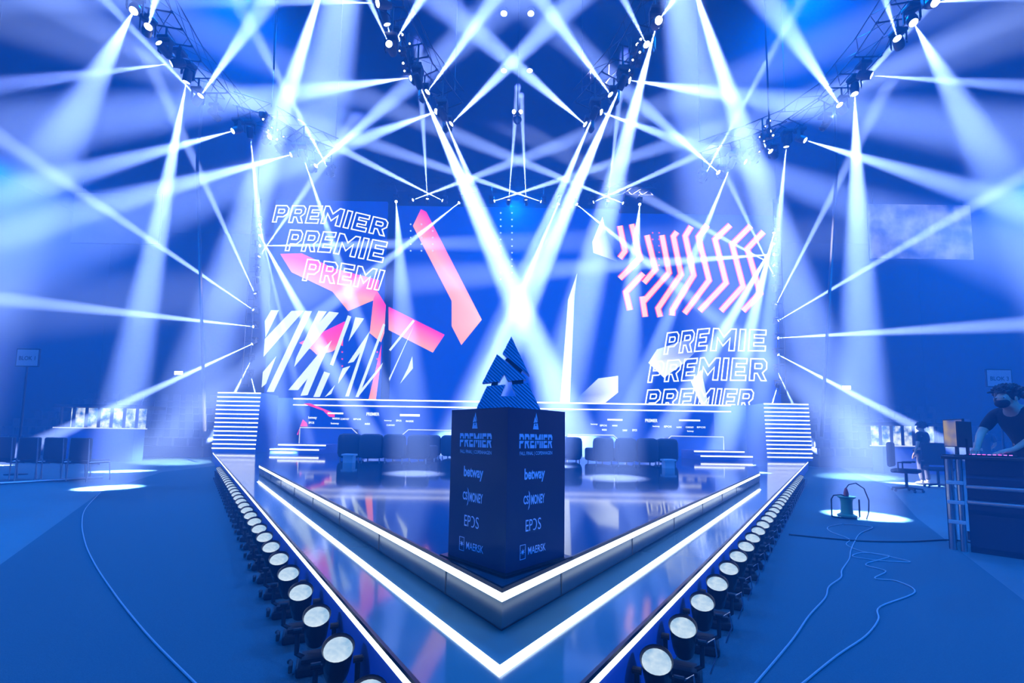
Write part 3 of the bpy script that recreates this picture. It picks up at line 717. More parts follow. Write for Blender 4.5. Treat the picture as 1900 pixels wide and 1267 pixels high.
BEAMS = [
 # left outer truss
 (248,20,'R', 40,400,.55, 2.9,1.2, LO+', sending a fat beam down left from the upper corner'),
 (275,50,'R', 290,-10,.9, 2.2,.7, LO+', with a short beam going straight up'),
 (295,80,'R', 225,-10,.9, 1.6,.7, LO+', end of the thin line under the upper corner beam'),
 (318,118,'R', 0,158,.85, 2.0,.5, LO+', sending a thin level beam to the left'),
 (346,152,'R', 203,905,'f', 4.2,1.7, LO+', aimed down at the round pool on the left floor'),
 (372,178,'R', 505,-10,.85, 2.6,.8, LO+', sending a beam up right out of the frame'),
 (390,205,'R', 185,-10,.9, 1.7,.7, LO+', sending a long beam back up along the truss'),
 (432,243,'R', 60,345,.75, 2.3,.8, LO+', sending a beam left and slightly down'),
 (465,256,'R', 490,500,1.15, 1.9,1.1, LO+', beam dropping beside the left screen'),
 (500,255,'R', 800,-5,.75, 2.6,.8, LO+', beam rising right towards the centre'),
 (513,268,'R', 322,-5,.8, 2.6,.8, LO+', beam rising steeply left'),
 (540,287,'R', 0,432,.75, 2.5,.9, LO+', long beam sinking left past the floor pool beam'),
 (565,298,'Q', 640,520,1.25, 2.0,.9, LO+', beam falling onto the lettered left screen'),
 (586,308,'R', 860,70,.8, 2.5,.7, LO+', inner end, beam rising right through the inner truss'),
 (608,311,'R', 436,-5,.8, 2.4,.8, LO+', inner end, beam rising left'),
 # left inner truss
 (701,6,'R', 480,0,.85, 1.6,.8, LI+', beam running level along the top of the frame'),
 (718,45,'R', 905,690,1.35, 5.6,1.6, LI+', fattest beam falling right towards the trophy'),
 (722,82,'Q', 680,-10,.85, 1.8,.6, LI+', thin beam going up left'),
 (736,72,'R', 787,-10,.85, 2.2,.8, LI+', short bright beam going up right'),
 (762,144,'R', 0,245,.7, 2.6,.9, LI+', long beam crossing the whole left side'),
 (781,164,'Q', 962,570,1.45, 5.2,2.9, LI+', bright beam falling to the glow above the trophy'),
 (793,171,'R', 930,-20,.8, 2.5,.8, LI+', beam rising right past the house lamps'),
 (810,207,'R', 470,330,.75, 2.3,.8, LI+', beam sinking left across the left screen top'),
 (826,222,'Q', 958,540,1.4, 2.6,1.4, LI+', thin beam beside the bright falling one'),
 (837,230,'R', 1085,-20,.75, 2.7,.8, LI+', innermost, beam crossing right over the middle'),
 # right inner truss
 (1086,231,'R', 790,-20,.75, 2.7,.8, RI+', innermost, beam crossing left over the middle'),
 (1098,221,'Q', 952,560,1.4, 2.8,1.5, RI+', thin beam falling left to the trophy glow'),
 (1115,208,'R', 1480,340,.8, 2.2,.8, RI+', beam sinking right across the chevron screen top'),
 (1133,176,'R', 990,-20,.8, 2.5,.8, RI+', beam rising left past the house lamps'),
 (1149,166,'Q', 962,590,1.45, 5.4,2.6, RI+', broad bright beam falling left to the trophy glow'),
 (1168,149,'R', 1900,255,.7, 2.6,.9, RI+', long level beam crossing the right side'),
 (1200,83,'R', 1153,-10,.85, 1.8,.6, RI+', thin beam going up left'),
 (1217,50,'R', 1040,720,1.35, 5.8,1.6, RI+', fattest beam falling beside the trophy'),
 (1222,38,'Q', 1262,-15,.85, 2.0,.6, RI+', beam going up right from its near end'),
 # right outer truss
 (1735,5,'R', 1830,-8,.85, 1.8,.7, RO+', nearest, beam leaving at the top right corner'),
 (1695,42,'R', 1900,410,.6, 2.9,1.2, RO+', fat beam falling right from the upper corner'),
 (1665,72,'R', 1640,-10,.9, 1.8,.7, RO+', short beam going up'),
 (1617,140,'R', 1900,160,.85, 1.9,.6, RO+', thin level beam to the right edge'),
 (1586,174,'R', 1603,957,'f', 4.2,1.7, RO+', aimed down at the round pool by the cable drum'),
 (1558,195,'R', 1410,-20,.8, 2.8,.8, RO+', beam rising left'),
 (1540,222,'R', 1735,-5,.9, 1.8,.8, RO+', beam running back up along the truss'),
 (1494,260,'R', 1900,385,.75, 2.3,.9, RO+', beam sinking right'),
 (1459,272,'R', 1424,620,1.1, 1.9,1.1, RO+', beam dropping beside the right screen'),
 (1430,281,'R', 1150,-10,.75, 2.7,.8, RO+', long beam rising left to the centre'),
 (1407,287,'R', 1610,-10,.8, 2.6,.8, RO+', beam rising right'),
 (1383,300,'R', 1760,440,.8, 2.3,.9, RO+', beam sinking right towards the hung picture'),
 (1354,312,'R', 1240,590,1.3, 2.2,1.0, RO+', beam falling left over the chevrons'),
 (1310,321,'R', 1485,-10,.8, 2.4,.8, RO+', inner end, beam rising right'),
 (1333,320,'R', 1180,185,.85, 2.0,.8, RO+', inner end, beam rising left'),
 # rear truss
 (735,374,'B', 768,878,'u', 1.6,.6, BK+', left end, beam dropping past the middle screen edge'),
 (766,371,'B', 960,298,.85, 1.9,.6, BK+', left cluster, beam leaning right'),
 (793,369,'B', 784,215,.85, 1.7,.5, BK+', left cluster, beam standing straight up'),
 (821,372,'B', 560,240,.8, 2.0,.7, BK+', left cluster, long beam leaning left'),
 (852,376,'B', 690,505,.9, 1.9,.7, BK+', beam falling left over the pink bar'),
 (917,373,'B', 1190,285,.85, 2.0,.6, BK+', centre cluster, beam leaning right'),
 (944,371,'B', 960,170,.85, 1.6,.6, BK+', centre cluster, left upright beam'),
 (976,371,'B', 966,150,.85, 1.6,.6, BK+', centre cluster, right upright beam'),
 (1004,374,'B', 700,270,.85, 2.0,.6, BK+', centre cluster, beam leaning left'),
 (1036,378,'B', 975,520,.95, 1.7,.8, BK+', beam falling left into the trophy glow'),
 (1070,379,'B', 1230,510,.9, 1.9,.7, BK+', beam falling right over the pale slab'),
 (1101,375,'B', 1390,245,.8, 2.0,.6, BK+', right cluster, beam leaning right'),
 (1128,373,'B', 1146,215,.85, 1.7,.5, BK+', right cluster, beam standing straight up'),
 (1156,377,'B', 870,260,.85, 2.0,.6, BK+', right cluster, beam leaning left'),
 (1187,379,'B', 1140,886,'u', 1.7,.7, BK+', right end, beam dropping past the chevrons'),
 # side booms
 (473,545,'S', 375,330,.85, 1.7,1.0, LB_+', uppermost outward beam, rising steeply left'),
 (470,575,'S', 110,330,.7, 1.7,1.2, LB_+', beam rising left'),
 (470,606,'S', -60,548,.6, 1.7,1.3, LB_+', level beam to the left'),
 (468,638,'S', 150,785,.8, 1.8,1.6, LB_+', beam falling left to the lit bar'),
 (465,670,'S', 436,728,1.04, 1.8,1.2, LB_+', short beam falling left above the steps'),
 (466,699,'S', 476,740,1.04, 1.8,1.2, LB_+', lowest, short beam above the steps'),
 (479,516,'S', 485,380,.95, 1.8,1.2, LB_+', beam running straight up the boom'),
 (480,496,'S', 500,432,.98, 1.8,1.0, LB_+', lower of the fan, beam rising right'),
 (481,476,'S', 520,420,.97, 1.8,1.0, LB_+', middle of the fan, beam rising right'),
 (482,436,'S', 620,690,.95, 2.6,1.3, LB_+', fan beam falling right across the screen'),
 (482,456,'S', 560,455,.98, 1.8,1.0, LB_+', fan beam nearly level to the right'),
 (482,416,'S', 560,860,.85, 2.8,1.3, LB_+', top of the fan, beam falling to the stage'),
 (1440,565,'S', 1565,320,.85, 1.7,1.0, RB_+', uppermost outward beam, rising steeply right'),
 (1444,595,'S', 1800,385,.75, 1.7,1.2, RB_+', beam rising right'),
 (1444,627,'S', 1960,598,.6, 1.7,1.3, RB_+', level beam to the right'),
 (1444,658,'S', 1720,803,.8, 1.8,1.6, RB_+', beam falling right to the lit bar'),
 (1443,690,'S', 1470,748,1.04, 1.8,1.2, RB_+', short beam falling right above the steps'),
 (1442,718,'S', 1434,745,1.04, 1.8,1.2, RB_+', lowest, short beam above the steps'),
 (1437,532,'S', 1438,400,.95, 1.8,1.2, RB_+', beam running straight up the boom'),
 (1436,512,'S', 1395,425,.98, 1.8,1.0, RB_+', lower of the fan, beam rising left'),
 (1436,492,'S', 1300,420,.97, 1.8,1.0, RB_+', middle of the fan, beam rising left'),
 (1436,472,'S', 1150,492,.95, 2.2,1.2, RB_+', fan beam nearly level to the left'),
 (1436,452,'S', 1260,760,.92, 2.8,1.3, RB_+', fan beam falling left across the lettering'),
 (1436,432,'S', 1330,870,.85, 2.8,1.3, RB_+', top of the fan, beam falling to the stage'),
 # soft wash columns from above the frame
 (612,-70,'R', 318,857,'f', 5.0,2.0, LI+', hung above the frame, soft wide column on the left'),
 (1275,-60,'R', 1592,885,'f', 5.0,2.0, RI+', hung above the frame, soft wide column on the right'),
 (700,-330,'R', 560,380,2.3, 9.5,.8, LI+', hung above the frame, washing the left screen'),
 (1205,-330,'R', 1330,400,2.3, 9.5,.8, RI+', hung above the frame, washing the right screen'),
]
def gain(b):
    x, y, plane, ex = b[0], b[1], b[2], b[3]; g = 1.0
    if plane == 'B': g = 1.9
    if plane == 'S': g = 1.15
    if plane in 'RQ' and b[5] not in ('f', 'u') and b[6] < 2.9 and b[7] <= 1.2: g = 1.45
    w = 1.0
    if b[6] < 2.9: w, h = (1.75, .72) if plane in 'RQ' else (1.3, .9); g *= h
    return b[:6] + (b[6]*w, b[7]*g) + b[8:]
LP = [lamp(*gain(b)) for b in BEAMS]

# trusses carrying the lamps
def truss(pts, label, name='lighting_truss'):
    pts = [V(p) for p in pts]; t = thing(name, label, 'truss', tuple(pts[0]))
    mb = MB(); w = .25; rails = []
    for i in range(len(pts)-1):
        a, b_ = pts[i], pts[i+1]; d = (b_-a).normalized(); s = d.cross(V((0, 0, 1))).normalized()*w; u = V((0, 0, .16))
        cs = [(s+u), (s-u), (-s+u), (-s-u)]
        for c in cs: mb.tube(a+c, b_+c, .012, 6)
        n = max(2, int((b_-a).length/.45))
        for k in range(n):
            p, q = a.lerp(b_, k/n), a.lerp(b_, (k+1)/n)
            for c0, c1 in ((0, 1), (1, 3), (3, 2), (2, 0)): mb.tube(p+cs[c0], q+cs[c1], .006, 4, cap=False)
    mb.build('lattice', M_black, t)
    for p in (pts[0], pts[len(pts)//2], pts[-1]):
        MB().tube(p+V((0, 0, w)), V((p.x, p.y, HZ)), .008, 5).build('hanging_cable', M_cableb, t)
for line, lab in zip(LINES, ('long black lattice truss of lamps high on the left', 'black lattice truss of lamps left of the middle', 'black lattice truss of lamps right of the middle', 'long black lattice truss of lamps high on the right', 'straight black lattice truss above the screens')):
    truss(line, lab)
for x, lab, y1 in ((476, 'vertical black lamp boom beside the left screen', 710), (1441, 'vertical black lamp boom beside the right screen', 725)):
    a, b_ = aty(x, 385, SYB+.16), aty(x, y1, SYB+.16); t = thing('lamp_boom', lab, 'boom', (a.x, a.y, LZ)); mb = MB()
    for dx in (-.16, .16): mb.tube((a.x+dx, a.y, LZ if False else b_.z-.2), (a.x+dx, a.y, a.z+.4), .024, 8)
    mb.build('uprights', M_black, t); mb = MB()
    for i in range(14): z = b_.z-.1+(a.z+.3-b_.z)*i/13; mb.tube((a.x-.16, a.y, z), (a.x+.16, a.y, z), .014, 6)
    mb.build('rungs', M_black, t); MB().tube((a.x, a.y, a.z+.4), (a.x, a.y, HZ), .008, 5).build('hanging_cable', M_cableb, t)
for p, d_, k_, na, nb in FILL_SPOTS:  # housings for the added blue fill floods
    t = thing('added_fill_flood', f'added blue fill lamp hung {na} {nb}', 'flood lamp', p)
    MB().box((p[0]-.2, p[1]-.15, p[2]+.16), (p[0]+.2, p[1]+.15, p[2]+.34), None, .02).build('housing', M_black, t)
    MB().tube((p[0], p[1], p[2]+.34), (p[0], p[1], HZ), .012, 5).build('hanging_cable', M_cableb, t)

# clusters of small lit fittings on the inner trusses
for px, py, lab in ((748, 92, 'cluster of small glinting fittings on the left inner truss'), (1180, 100, 'cluster of small glinting fittings on the right inner truss'),
                    (497, 235, 'cluster of small glinting fittings on the left outer truss'), (1432, 250, 'cluster of small glinting fittings on the right outer truss')):
    c = atz(px, py, RZ+.1); t = thing('fitting_cluster', lab, 'lamp cluster', tuple(c)); mb = MB(); me_ = MB(); rr = random.Random(px)
    hub = c+V((0, .35, .05)); L_ = []
    for i in range(16):
        p = c + V((rr.uniform(-.11, .11), rr.uniform(-.1, .55), rr.uniform(-.12, .32))); q_ = rr.uniform(.025, .05)
        mb.box(p-V((q_, q_, q_)), p+V((q_, q_, q_*1.4)), None, .006); mb.tube(p, (c.x, p.y, c.z+.05), .01, 5)
        if i % 2 == 0: L_.append((p-V((0, q_*1.05, .01)), q_*.55))
    mb.tube(c+V((0, -.15, .05)), c+V((0, .6, .05)), .02, 6); mb.tube(hub, hub+V((0, 0, .62)), .02, 6)
    mb.build('brackets', M_black, t)
    for p, r_ in L_: MB().ball(p, r_, nu=8, nv=6).build('lens', E_house, t)
# two extra bare lamp heads seen as dots on each inner truss
# hanging camera dome with two lamps
c = aty(960, 222, 11.5); t = thing('hanging_dome_camera', 'shiny dome with two bright lamps hung over the middle of the stage', 'camera', tuple(c))
MB().ball(c, .12).build('dome', M_glassball, t, True); MB().lathe([(.09, .06), (.1, .12), (.05, .22), (.02, .24)], 14, Matrix.Translation(c)).build('housing', M_black, t)
for dx in (-.10, .09):
    p = c + V((dx, -.02, .22)); o = MB().ball(p, .055).build('lamp', E_house, t, True)
MB().tube(c+V((0, 0, .24)), V((c.x, c.y, HZ)), .012, 6).build('hanging_cable', M_cableb, t)
for x, y, lab in ((935, 25, 'near left round house lamp on the ceiling'), (985, 25, 'near right round house lamp on the ceiling'), (935, 131, 'far left round house lamp on the ceiling'), (983, 131, 'far right round house lamp on the ceiling')):
    p = atz(x, y, HZ-.1); t = thing('house_lamp', lab, 'ceiling lamp', (p.x, p.y, HZ-.1), 'house lamps above the middle')
    MB().lathe([(.001, 0), (.10, 0)], 18, Matrix.Translation(p), cap=False).build('diffuser', E_house, t)
    MB().lathe([(.10, -.005), (.13, 0), (.12, .1), (.001, .1)], 18, Matrix.Translation(p), cap=False).build('rim', M_black, t)
# long hanging cables that cut the side beams
for x0, y0, x1, y1, Y, lab in ((512, -20, 508, 130, 9.0, 'thin black cable hanging high on the left'), (1418, -20, 1428, 250, 9.0, 'thin black cable hanging high on the right'),
                          (366, 300, 380, 800, 15.5, 'dark cable hanging across the left side beams'), (1553, 300, 1524, 810, 15.5, 'dark cable hanging across the right side beams')):
    a, b_ = aty(x0, y0, Y), aty(x1, y1, Y); tag(MB().path([V((a.x, a.y, HZ)), a, b_], .02 if Y < 10 else .055, 6).build('hanging_cable', M_cableb), lab, 'cable')

# ------------------------------------------------------------------ hall furniture: projection pictures, seats, bars, signs
for x0, x1, y0, y1, m_, lab in ((130, 300, 360, 449, E_proj2, 'faint large picture screen hung high on the left'), (1617, 1800, 381, 478, E_proj, 'large picture screen hung high on the right')):
    Y = 22.0; a, b_ = aty(x0, y1, Y), aty(x1, y0, Y); t = thing('projection_screen', lab, 'screen', ((a.x+b_.x)/2, Y, a.z))
    MB().box((a.x, Y, a.z), (b_.x, Y+.05, b_.z)).build('picture', m_, t); MB().box((a.x-.03, Y+.05, a.z-.03), (b_.x+.03, Y+.12, b_.z+.03)).build('backing', M_black, t)
    for xx in (a.x+.3, b_.x-.3): MB().tube((xx, Y+.08, b_.z), (xx, Y+.08, HZ), .012, 5).build('hanging_cable', M_cableb, t)
def seat_proto():
    return MB().box((-.21, -.02, .38), (.21, .36, .44), None, .015).box((-.21, .34, .40), (.21, .40, .84), None, .02).box((-.03, .30, 0), (.03, .36, .40)).build('stand_seat', M_seat)
SP = seat_proto(); used = False
for sg, nm in ((-1, 'left'), (1, 'right')):
    st = MB(); rows = 6
    for r in range(rows): st.box((sg*14.6 if sg > 0 else -26.5, 20.6+r*.95, 0), (26.5 if sg > 0 else -14.6, 20.6+(r+1)*.95, .5+r*.42))
    s = st.build('tiered_stand', M_wall); struct(s, f'stepped seating stand at the far {nm} of the hall', 'stand')
    for r in range(rows):
        for k_ in range(15):
            o = SP if not used else SP.copy()
            if used: C.objects.link(o)
            used = True
            o.location = (sg*(15.2+k_*.74), 20.6+r*.95+.42, .5+r*.42)
            tag(o, f'empty dark seat in the tiered stand at the far {nm}', 'seat', f'empty seats in the far {nm} stand')
def kiosk(x0, x1, yt, yb, Y, lab):
    a, b_ = aty(x0, yb, Y), aty(x1, yt, Y); t = thing('refreshment_bar', lab, 'bar', ((a.x+b_.x)/2, Y, 0)); n = 6
    MB().box((a.x, Y+.52, a.z), (b_.x, Y+.58, b_.z)).build('lit_back_panel', E_kiosk, t)
    MB().box((a.x-.05, Y, 0), (b_.x+.05, Y+.5, a.z-.04)).build('counter', M_skirt, t)
    MB().box((a.x-.1, Y-.05, a.z-.04), (b_.x+.1, Y+.55, a.z)).build('counter_top', E_strip3, t)
    MB().box((a.x-.1, Y-.1, b_.z), (b_.x+.1, Y+1.4, b_.z+.12)).build('canopy', M_black, t)
    for i in range(n+1):
        x = a.x+(b_.x-a.x)*i/n; MB().box((x-.035, Y+.1, 0), (x+.035, Y+.17, b_.z)).build('post', M_black, t)
kiosk(105, 250, 757, 792, 17.0, 'brightly lit refreshment bar behind the left chairs')
kiosk(1640, 1762, 791, 826, 17.0, 'brightly lit refreshment bar behind the right side crew')
for x, y, lab in ((332, 692, 'small lit exit sign on the left back wall'), (1570, 719, 'small lit exit sign on the right back wall')):
    p = aty(x, y, HYB-.06); t = thing('exit_sign', lab, 'sign', tuple(p)); MB().box((p.x-.3, HYB-.09, p.z-.14), (p.x+.3, HYB-.0, p.z+.14)).build('casing', M_black, t)
    MB().box((p.x-.27, HYB-.1, p.z-.11), (p.x+.27, HYB-.09, p.z+.11)).build('lit_face', E_house, t)
def block_sign(x, yt, yb, xw, xfoot, yfoot, Y, s, lab):
    a, b_ = aty(x-xw/2, yb, Y), aty(x+xw/2, yt, Y); t = thing('block_sign', lab, 'sign', ((a.x+b_.x)/2, Y, 0))
    w = b_.x-a.x; h = b_.z-a.z
    MB().box((a.x-.03, Y, a.z-.03), (b_.x+.03, Y+.03, b_.z+.03)).build('frame', M_black, t)
    MB().box((a.x, Y-.005, a.z), (b_.x, Y, b_.z)).build('board', M_white, t)
    text_mb(s, w*.78, h*.26, lambda u, v, q: V((a.x+w*.11+u, Y-.007-q, a.z+h*.34+v)), .02, .001).build('lettering', M_ink, t)
    f = aty(xfoot, yfoot, Y); MB().tube(((a.x+b_.x)/2, Y+.015, a.z-.03), ((a.x+b_.x)/2, Y+.015, .02), .022, 8).build('pole', M_black, t)
    MB().lathe([(.22, 0), (.22, .02), (.03, .035)], 18, Matrix.Translation(V(((a.x+b_.x)/2, Y+.015, 0)))).build('foot', M_black, t)
block_sign(51, 649, 678, 42, 38, 810, 11.5, 'BLOK 1', 'white block number sign on a pole at the far left')
block_sign(1854, 687, 716, 42, 1865, 830, 11.5, 'BLOK 3', 'white block number sign on a pole behind the desk operator')

# chairs at the left edge
def chair(name='hall_chair'):
    t = thing(name, 'x', 'chair')
    MB().box((-.25, -.24, .42), (.25, .24, .50), None, .03).build('seat', M_fabric, t, True)
    MB().box((-.26, -.30, .50), (.26, -.22, 1.02), None, .035).build('backrest', M_fabric, t, True)
    for sx in (-.23, .23):
        MB().path([V((sx, -.29, 1.0)), V((sx*1.08, -.29, .5)), V((sx*1.08, -.30, 0))], .014, 6).build('leg', M_steel, t)
        MB().path([V((sx*1.08, -.27, .45)), V((sx*1.08, .22, .45)), V((sx*1.08, .26, 0))], .014, 6).build('leg', M_steel, t)
    MB().tube((-.24, .0, .40), (.24, .0, .40), .012).build('crossbar', M_steel, t)
    return t
CH = chair()
nm = ['nearest the frame edge', 'second from the frame edge', 'third from the frame edge', 'innermost, nearest the floor light pool']
for i, x in enumerate((-14, 38, 90, 142)):
    o = CH if i == 0 else copy_tree(CH); p = atz(142, 894, 0); o.location = (p.x-(3-i)*.60, p.y+.3, 0); o.rotation_euler = (0, 0, -.05)
    o['label'] = f'dark padded hall chair with steel legs, {nm[i]}'; o['group'] = 'chairs in a row at the left'
# low rail beside the chairs
a, b_ = atz(-60, 905), atz(190, 889); tag(MB().tube(a+V((0, 0, .05)), b_+V((0, 0, .05)), .03, 8).build('floor_rail', M_steel), 'thin pale floor rail in front of the left chairs', 'rail')

# cable drum and cables
p = atz(1572, 962, 0); t = thing('cable_drum', 'green cable drum with red plug standing in the right floor light pool', 'cable drum', tuple(p))
Mx = Matrix.Translation(p+V((0, 0, .03)))
MB().lathe([(.12, 0), (.13, .01), (.13, .03), (.085, .05), (.075, .12), (.075, .22), (.085, .28), (.12, .30), (.12, .315), (.001, .315)], 22, Mx, cap=False).build('reel', M_green, t, True)
fr = MB(); fr.path([p+V(q) for q in ((-.24, 0, .03), (-.24, 0, .30), (-.20, 0, .36), (-.08, 0, .37), (.0, 0, .345))], .01, 6); fr.path([p+V(q) for q in ((-.24, 0, .03), (-.1, 0, .012), (.16, 0, .012), (.2, 0, .03), (.2, 0, .30))], .012, 6)
fr.build('carry_frame', M_black, t); MB().lathe([(.03, .31), (.035, .36), (.02, .43), (.012, .45)], 12, Mx).build('plug', M_red, t, True)
MB().path([p+V(q) for q in ((.0, 0, .47), (.03, -.02, .53), (.12, -.05, .56), (.23, -.07, .48), (.29, -.08, .30), (.27, -.09, .12), (.22, -.1, .012))], .009, 6).build('plug_lead', M_cableb, t)
def floor_cable(pts, r, m_, lab, off=(0, 0), s=2.947):
    P = [atz(off[0]+x/s, off[1]+y/s, r+.006) for x, y in pts]
    # smooth the run
    out = []
    for i in range(len(P)-1):
        p0, p1, p2, p3 = P[max(i-1, 0)], P[i], P[i+1], P[min(i+2, len(P)-1)]
        for k_ in range(6):
            u = k_/6; out.append(.5*((2*p1)+(p2-p0)*u+(2*p0-5*p1+4*p2-p3)*u*u+(3*p1-p0-3*p2+p3)*u**3))
    out.append(P[-1]); tag(MB().path(out, r, 6).build('floor_cable', m_), lab, 'cable')
floor_cable([(550,225),(470,310),(448,390),(465,500),(520,620),(620,770),(720,900),(850,1050),(1090,1290)], .006, M_cable, 'pale cable curving over the left carpet', (0, 837))
floor_cable([(900,400),(960,402),(1058,415),(990,450),(960,495),(940,540),(930,590),(890,650),(885,690),(820,740),(800,800),(710,900),(620,1030),(400,1290)], .006, M_cable, 'straighter pale cable running from the drum to the front', (1260, 837))
floor_cable([(890,398),(815,415),(830,440),(930,480),(915,510),(990,545),(1120,570),(1265,605),(1100,598),(950,575),(1010,555),(1150,575),(1020,618),(1130,655),(1070,695),(1190,710),(1290,770),(1100,850),(1090,920),(1020,1010),(860,1120),(650,1290)], .0055, M_cable, 'tangled pale cable looping right of the drum', (1260, 837))
floor_cable([(600,455),(800,475),(1000,490),(1250,494),(1530,488),(1800,560)], .010, M_cableb, 'black cable lying across the right carpet to the desk', (1260, 837))

# ------------------------------------------------------------------ operator's desk on the right
DT = 1.06; DRZ = math.radians(-49.5); D0 = V((4.98, 5.0, 0))
dk = thing('operator_desk', 'tall polished metal desk at the right edge', 'desk', tuple(D0), None, DRZ); DM = dk.matrix_basis.copy()
pr = [(0, .06), (.03, .02), (.03, .42), (.0, .47), (.0, .56), (.03, .60), (.03, .70), (.0, .74), (.0, .82), (.03, .86), (.03, DT-.04), (.0, DT-.03)]
mb = MB(); vs_ = []
for x in (.17, 2.6):
    for o_, z in pr: vs_.append(DM @ V((x, .04+o_, z)))
n = len(pr); mb.add(vs_, [(i, i+1, n+i+1, n+i) for i in range(n-1)]); mb.box((.17, .075, .0), (2.6, .10, DT-.04), DM); mb.build('front_panel', M_desk, dk)
MB().box((-.02, .0, DT-.035), (2.7, .72, DT), DM, .006).build('desk_top', M_desktop, dk)
MB().box((.0, .05, 0), (.03, .68, DT-.035), DM).build('end_panel', M_desk, dk)
for x in (.035, .12): MB().tube(DM @ V((x, .05, 0)), DM @ V((x, .05, DT-.035)), .028, 12).build('corner_post', M_steel, dk)
for z in (.30, .52, .74): MB().box((.01, .0, z), (.15, .03, z+.04), DM, .004).build('bright_clip', M_white, dk)
for z in (.53, .70): MB().box((.165, .018, z), (2.6, .05, z+.045), DM, .012).build('reflection_band', M_steel, dk, True)  # steel bands added to imitate stage strips reflected in the front panel
def monitor(c, rz, m_, lab, w=.30, h=.34, tilt=.0):
    t = thing('monitor', lab, 'monitor', c, None, rz)
    R = t.matrix_basis
    MB().box((-w/2, -.012, .10), (w/2, .012, .10+h), R, .004).build('casing', M_rubber, t)
    MB().box((-w/2+.012, .012, .112), (w/2-.012, .0135, .088+h), R).build('picture', m_, t)
    MB().box((-.02, -.03, .01), (.02, -.012, .2), R).build('stand_neck', M_rubber, t); MB().box((-.1, -.09, 0), (.1, .07, .012), R, .004).build('stand_foot', M_rubber, t)
dp = lambda x, y, z=DT: DM @ V((x, y, z))
q = dp(.07, .46); monitor(tuple(q), DRZ+math.radians(128), E_mon, 'monitor showing a yellow picture at the desk end')
q = dp(.17, .20); monitor(tuple(q), DRZ+math.radians(75), E_mon2, 'monitor turned away in front of the operator', .34, .30)
KO = dp(.36, .27); t = thing('keyboard', 'keyboard with glowing coloured keys under the operator hands', 'keyboard', tuple(KO), None, DRZ); KM = t.matrix_basis
MB().box((-.2, -.08, 0), (.2, .08, .02), KM, .004).build('case', M_rubber, t)
for row in range(2):
    for i in range(9): MB().box((-.18+i*.04, -.065+row*.05, .02), (-.155+i*.04, -.045+row*.05, .026), KM).build('lit_key', E_key if (i+row) % 3 else E_key2, t)
q = dp(.66, .30); tag(MB().ball(q+V((0, 0, .018)), .05, .65, 1.1, .36).build('computer_mouse', M_rubber, None, True), 'small black mouse beside the glowing keyboard', 'mouse')

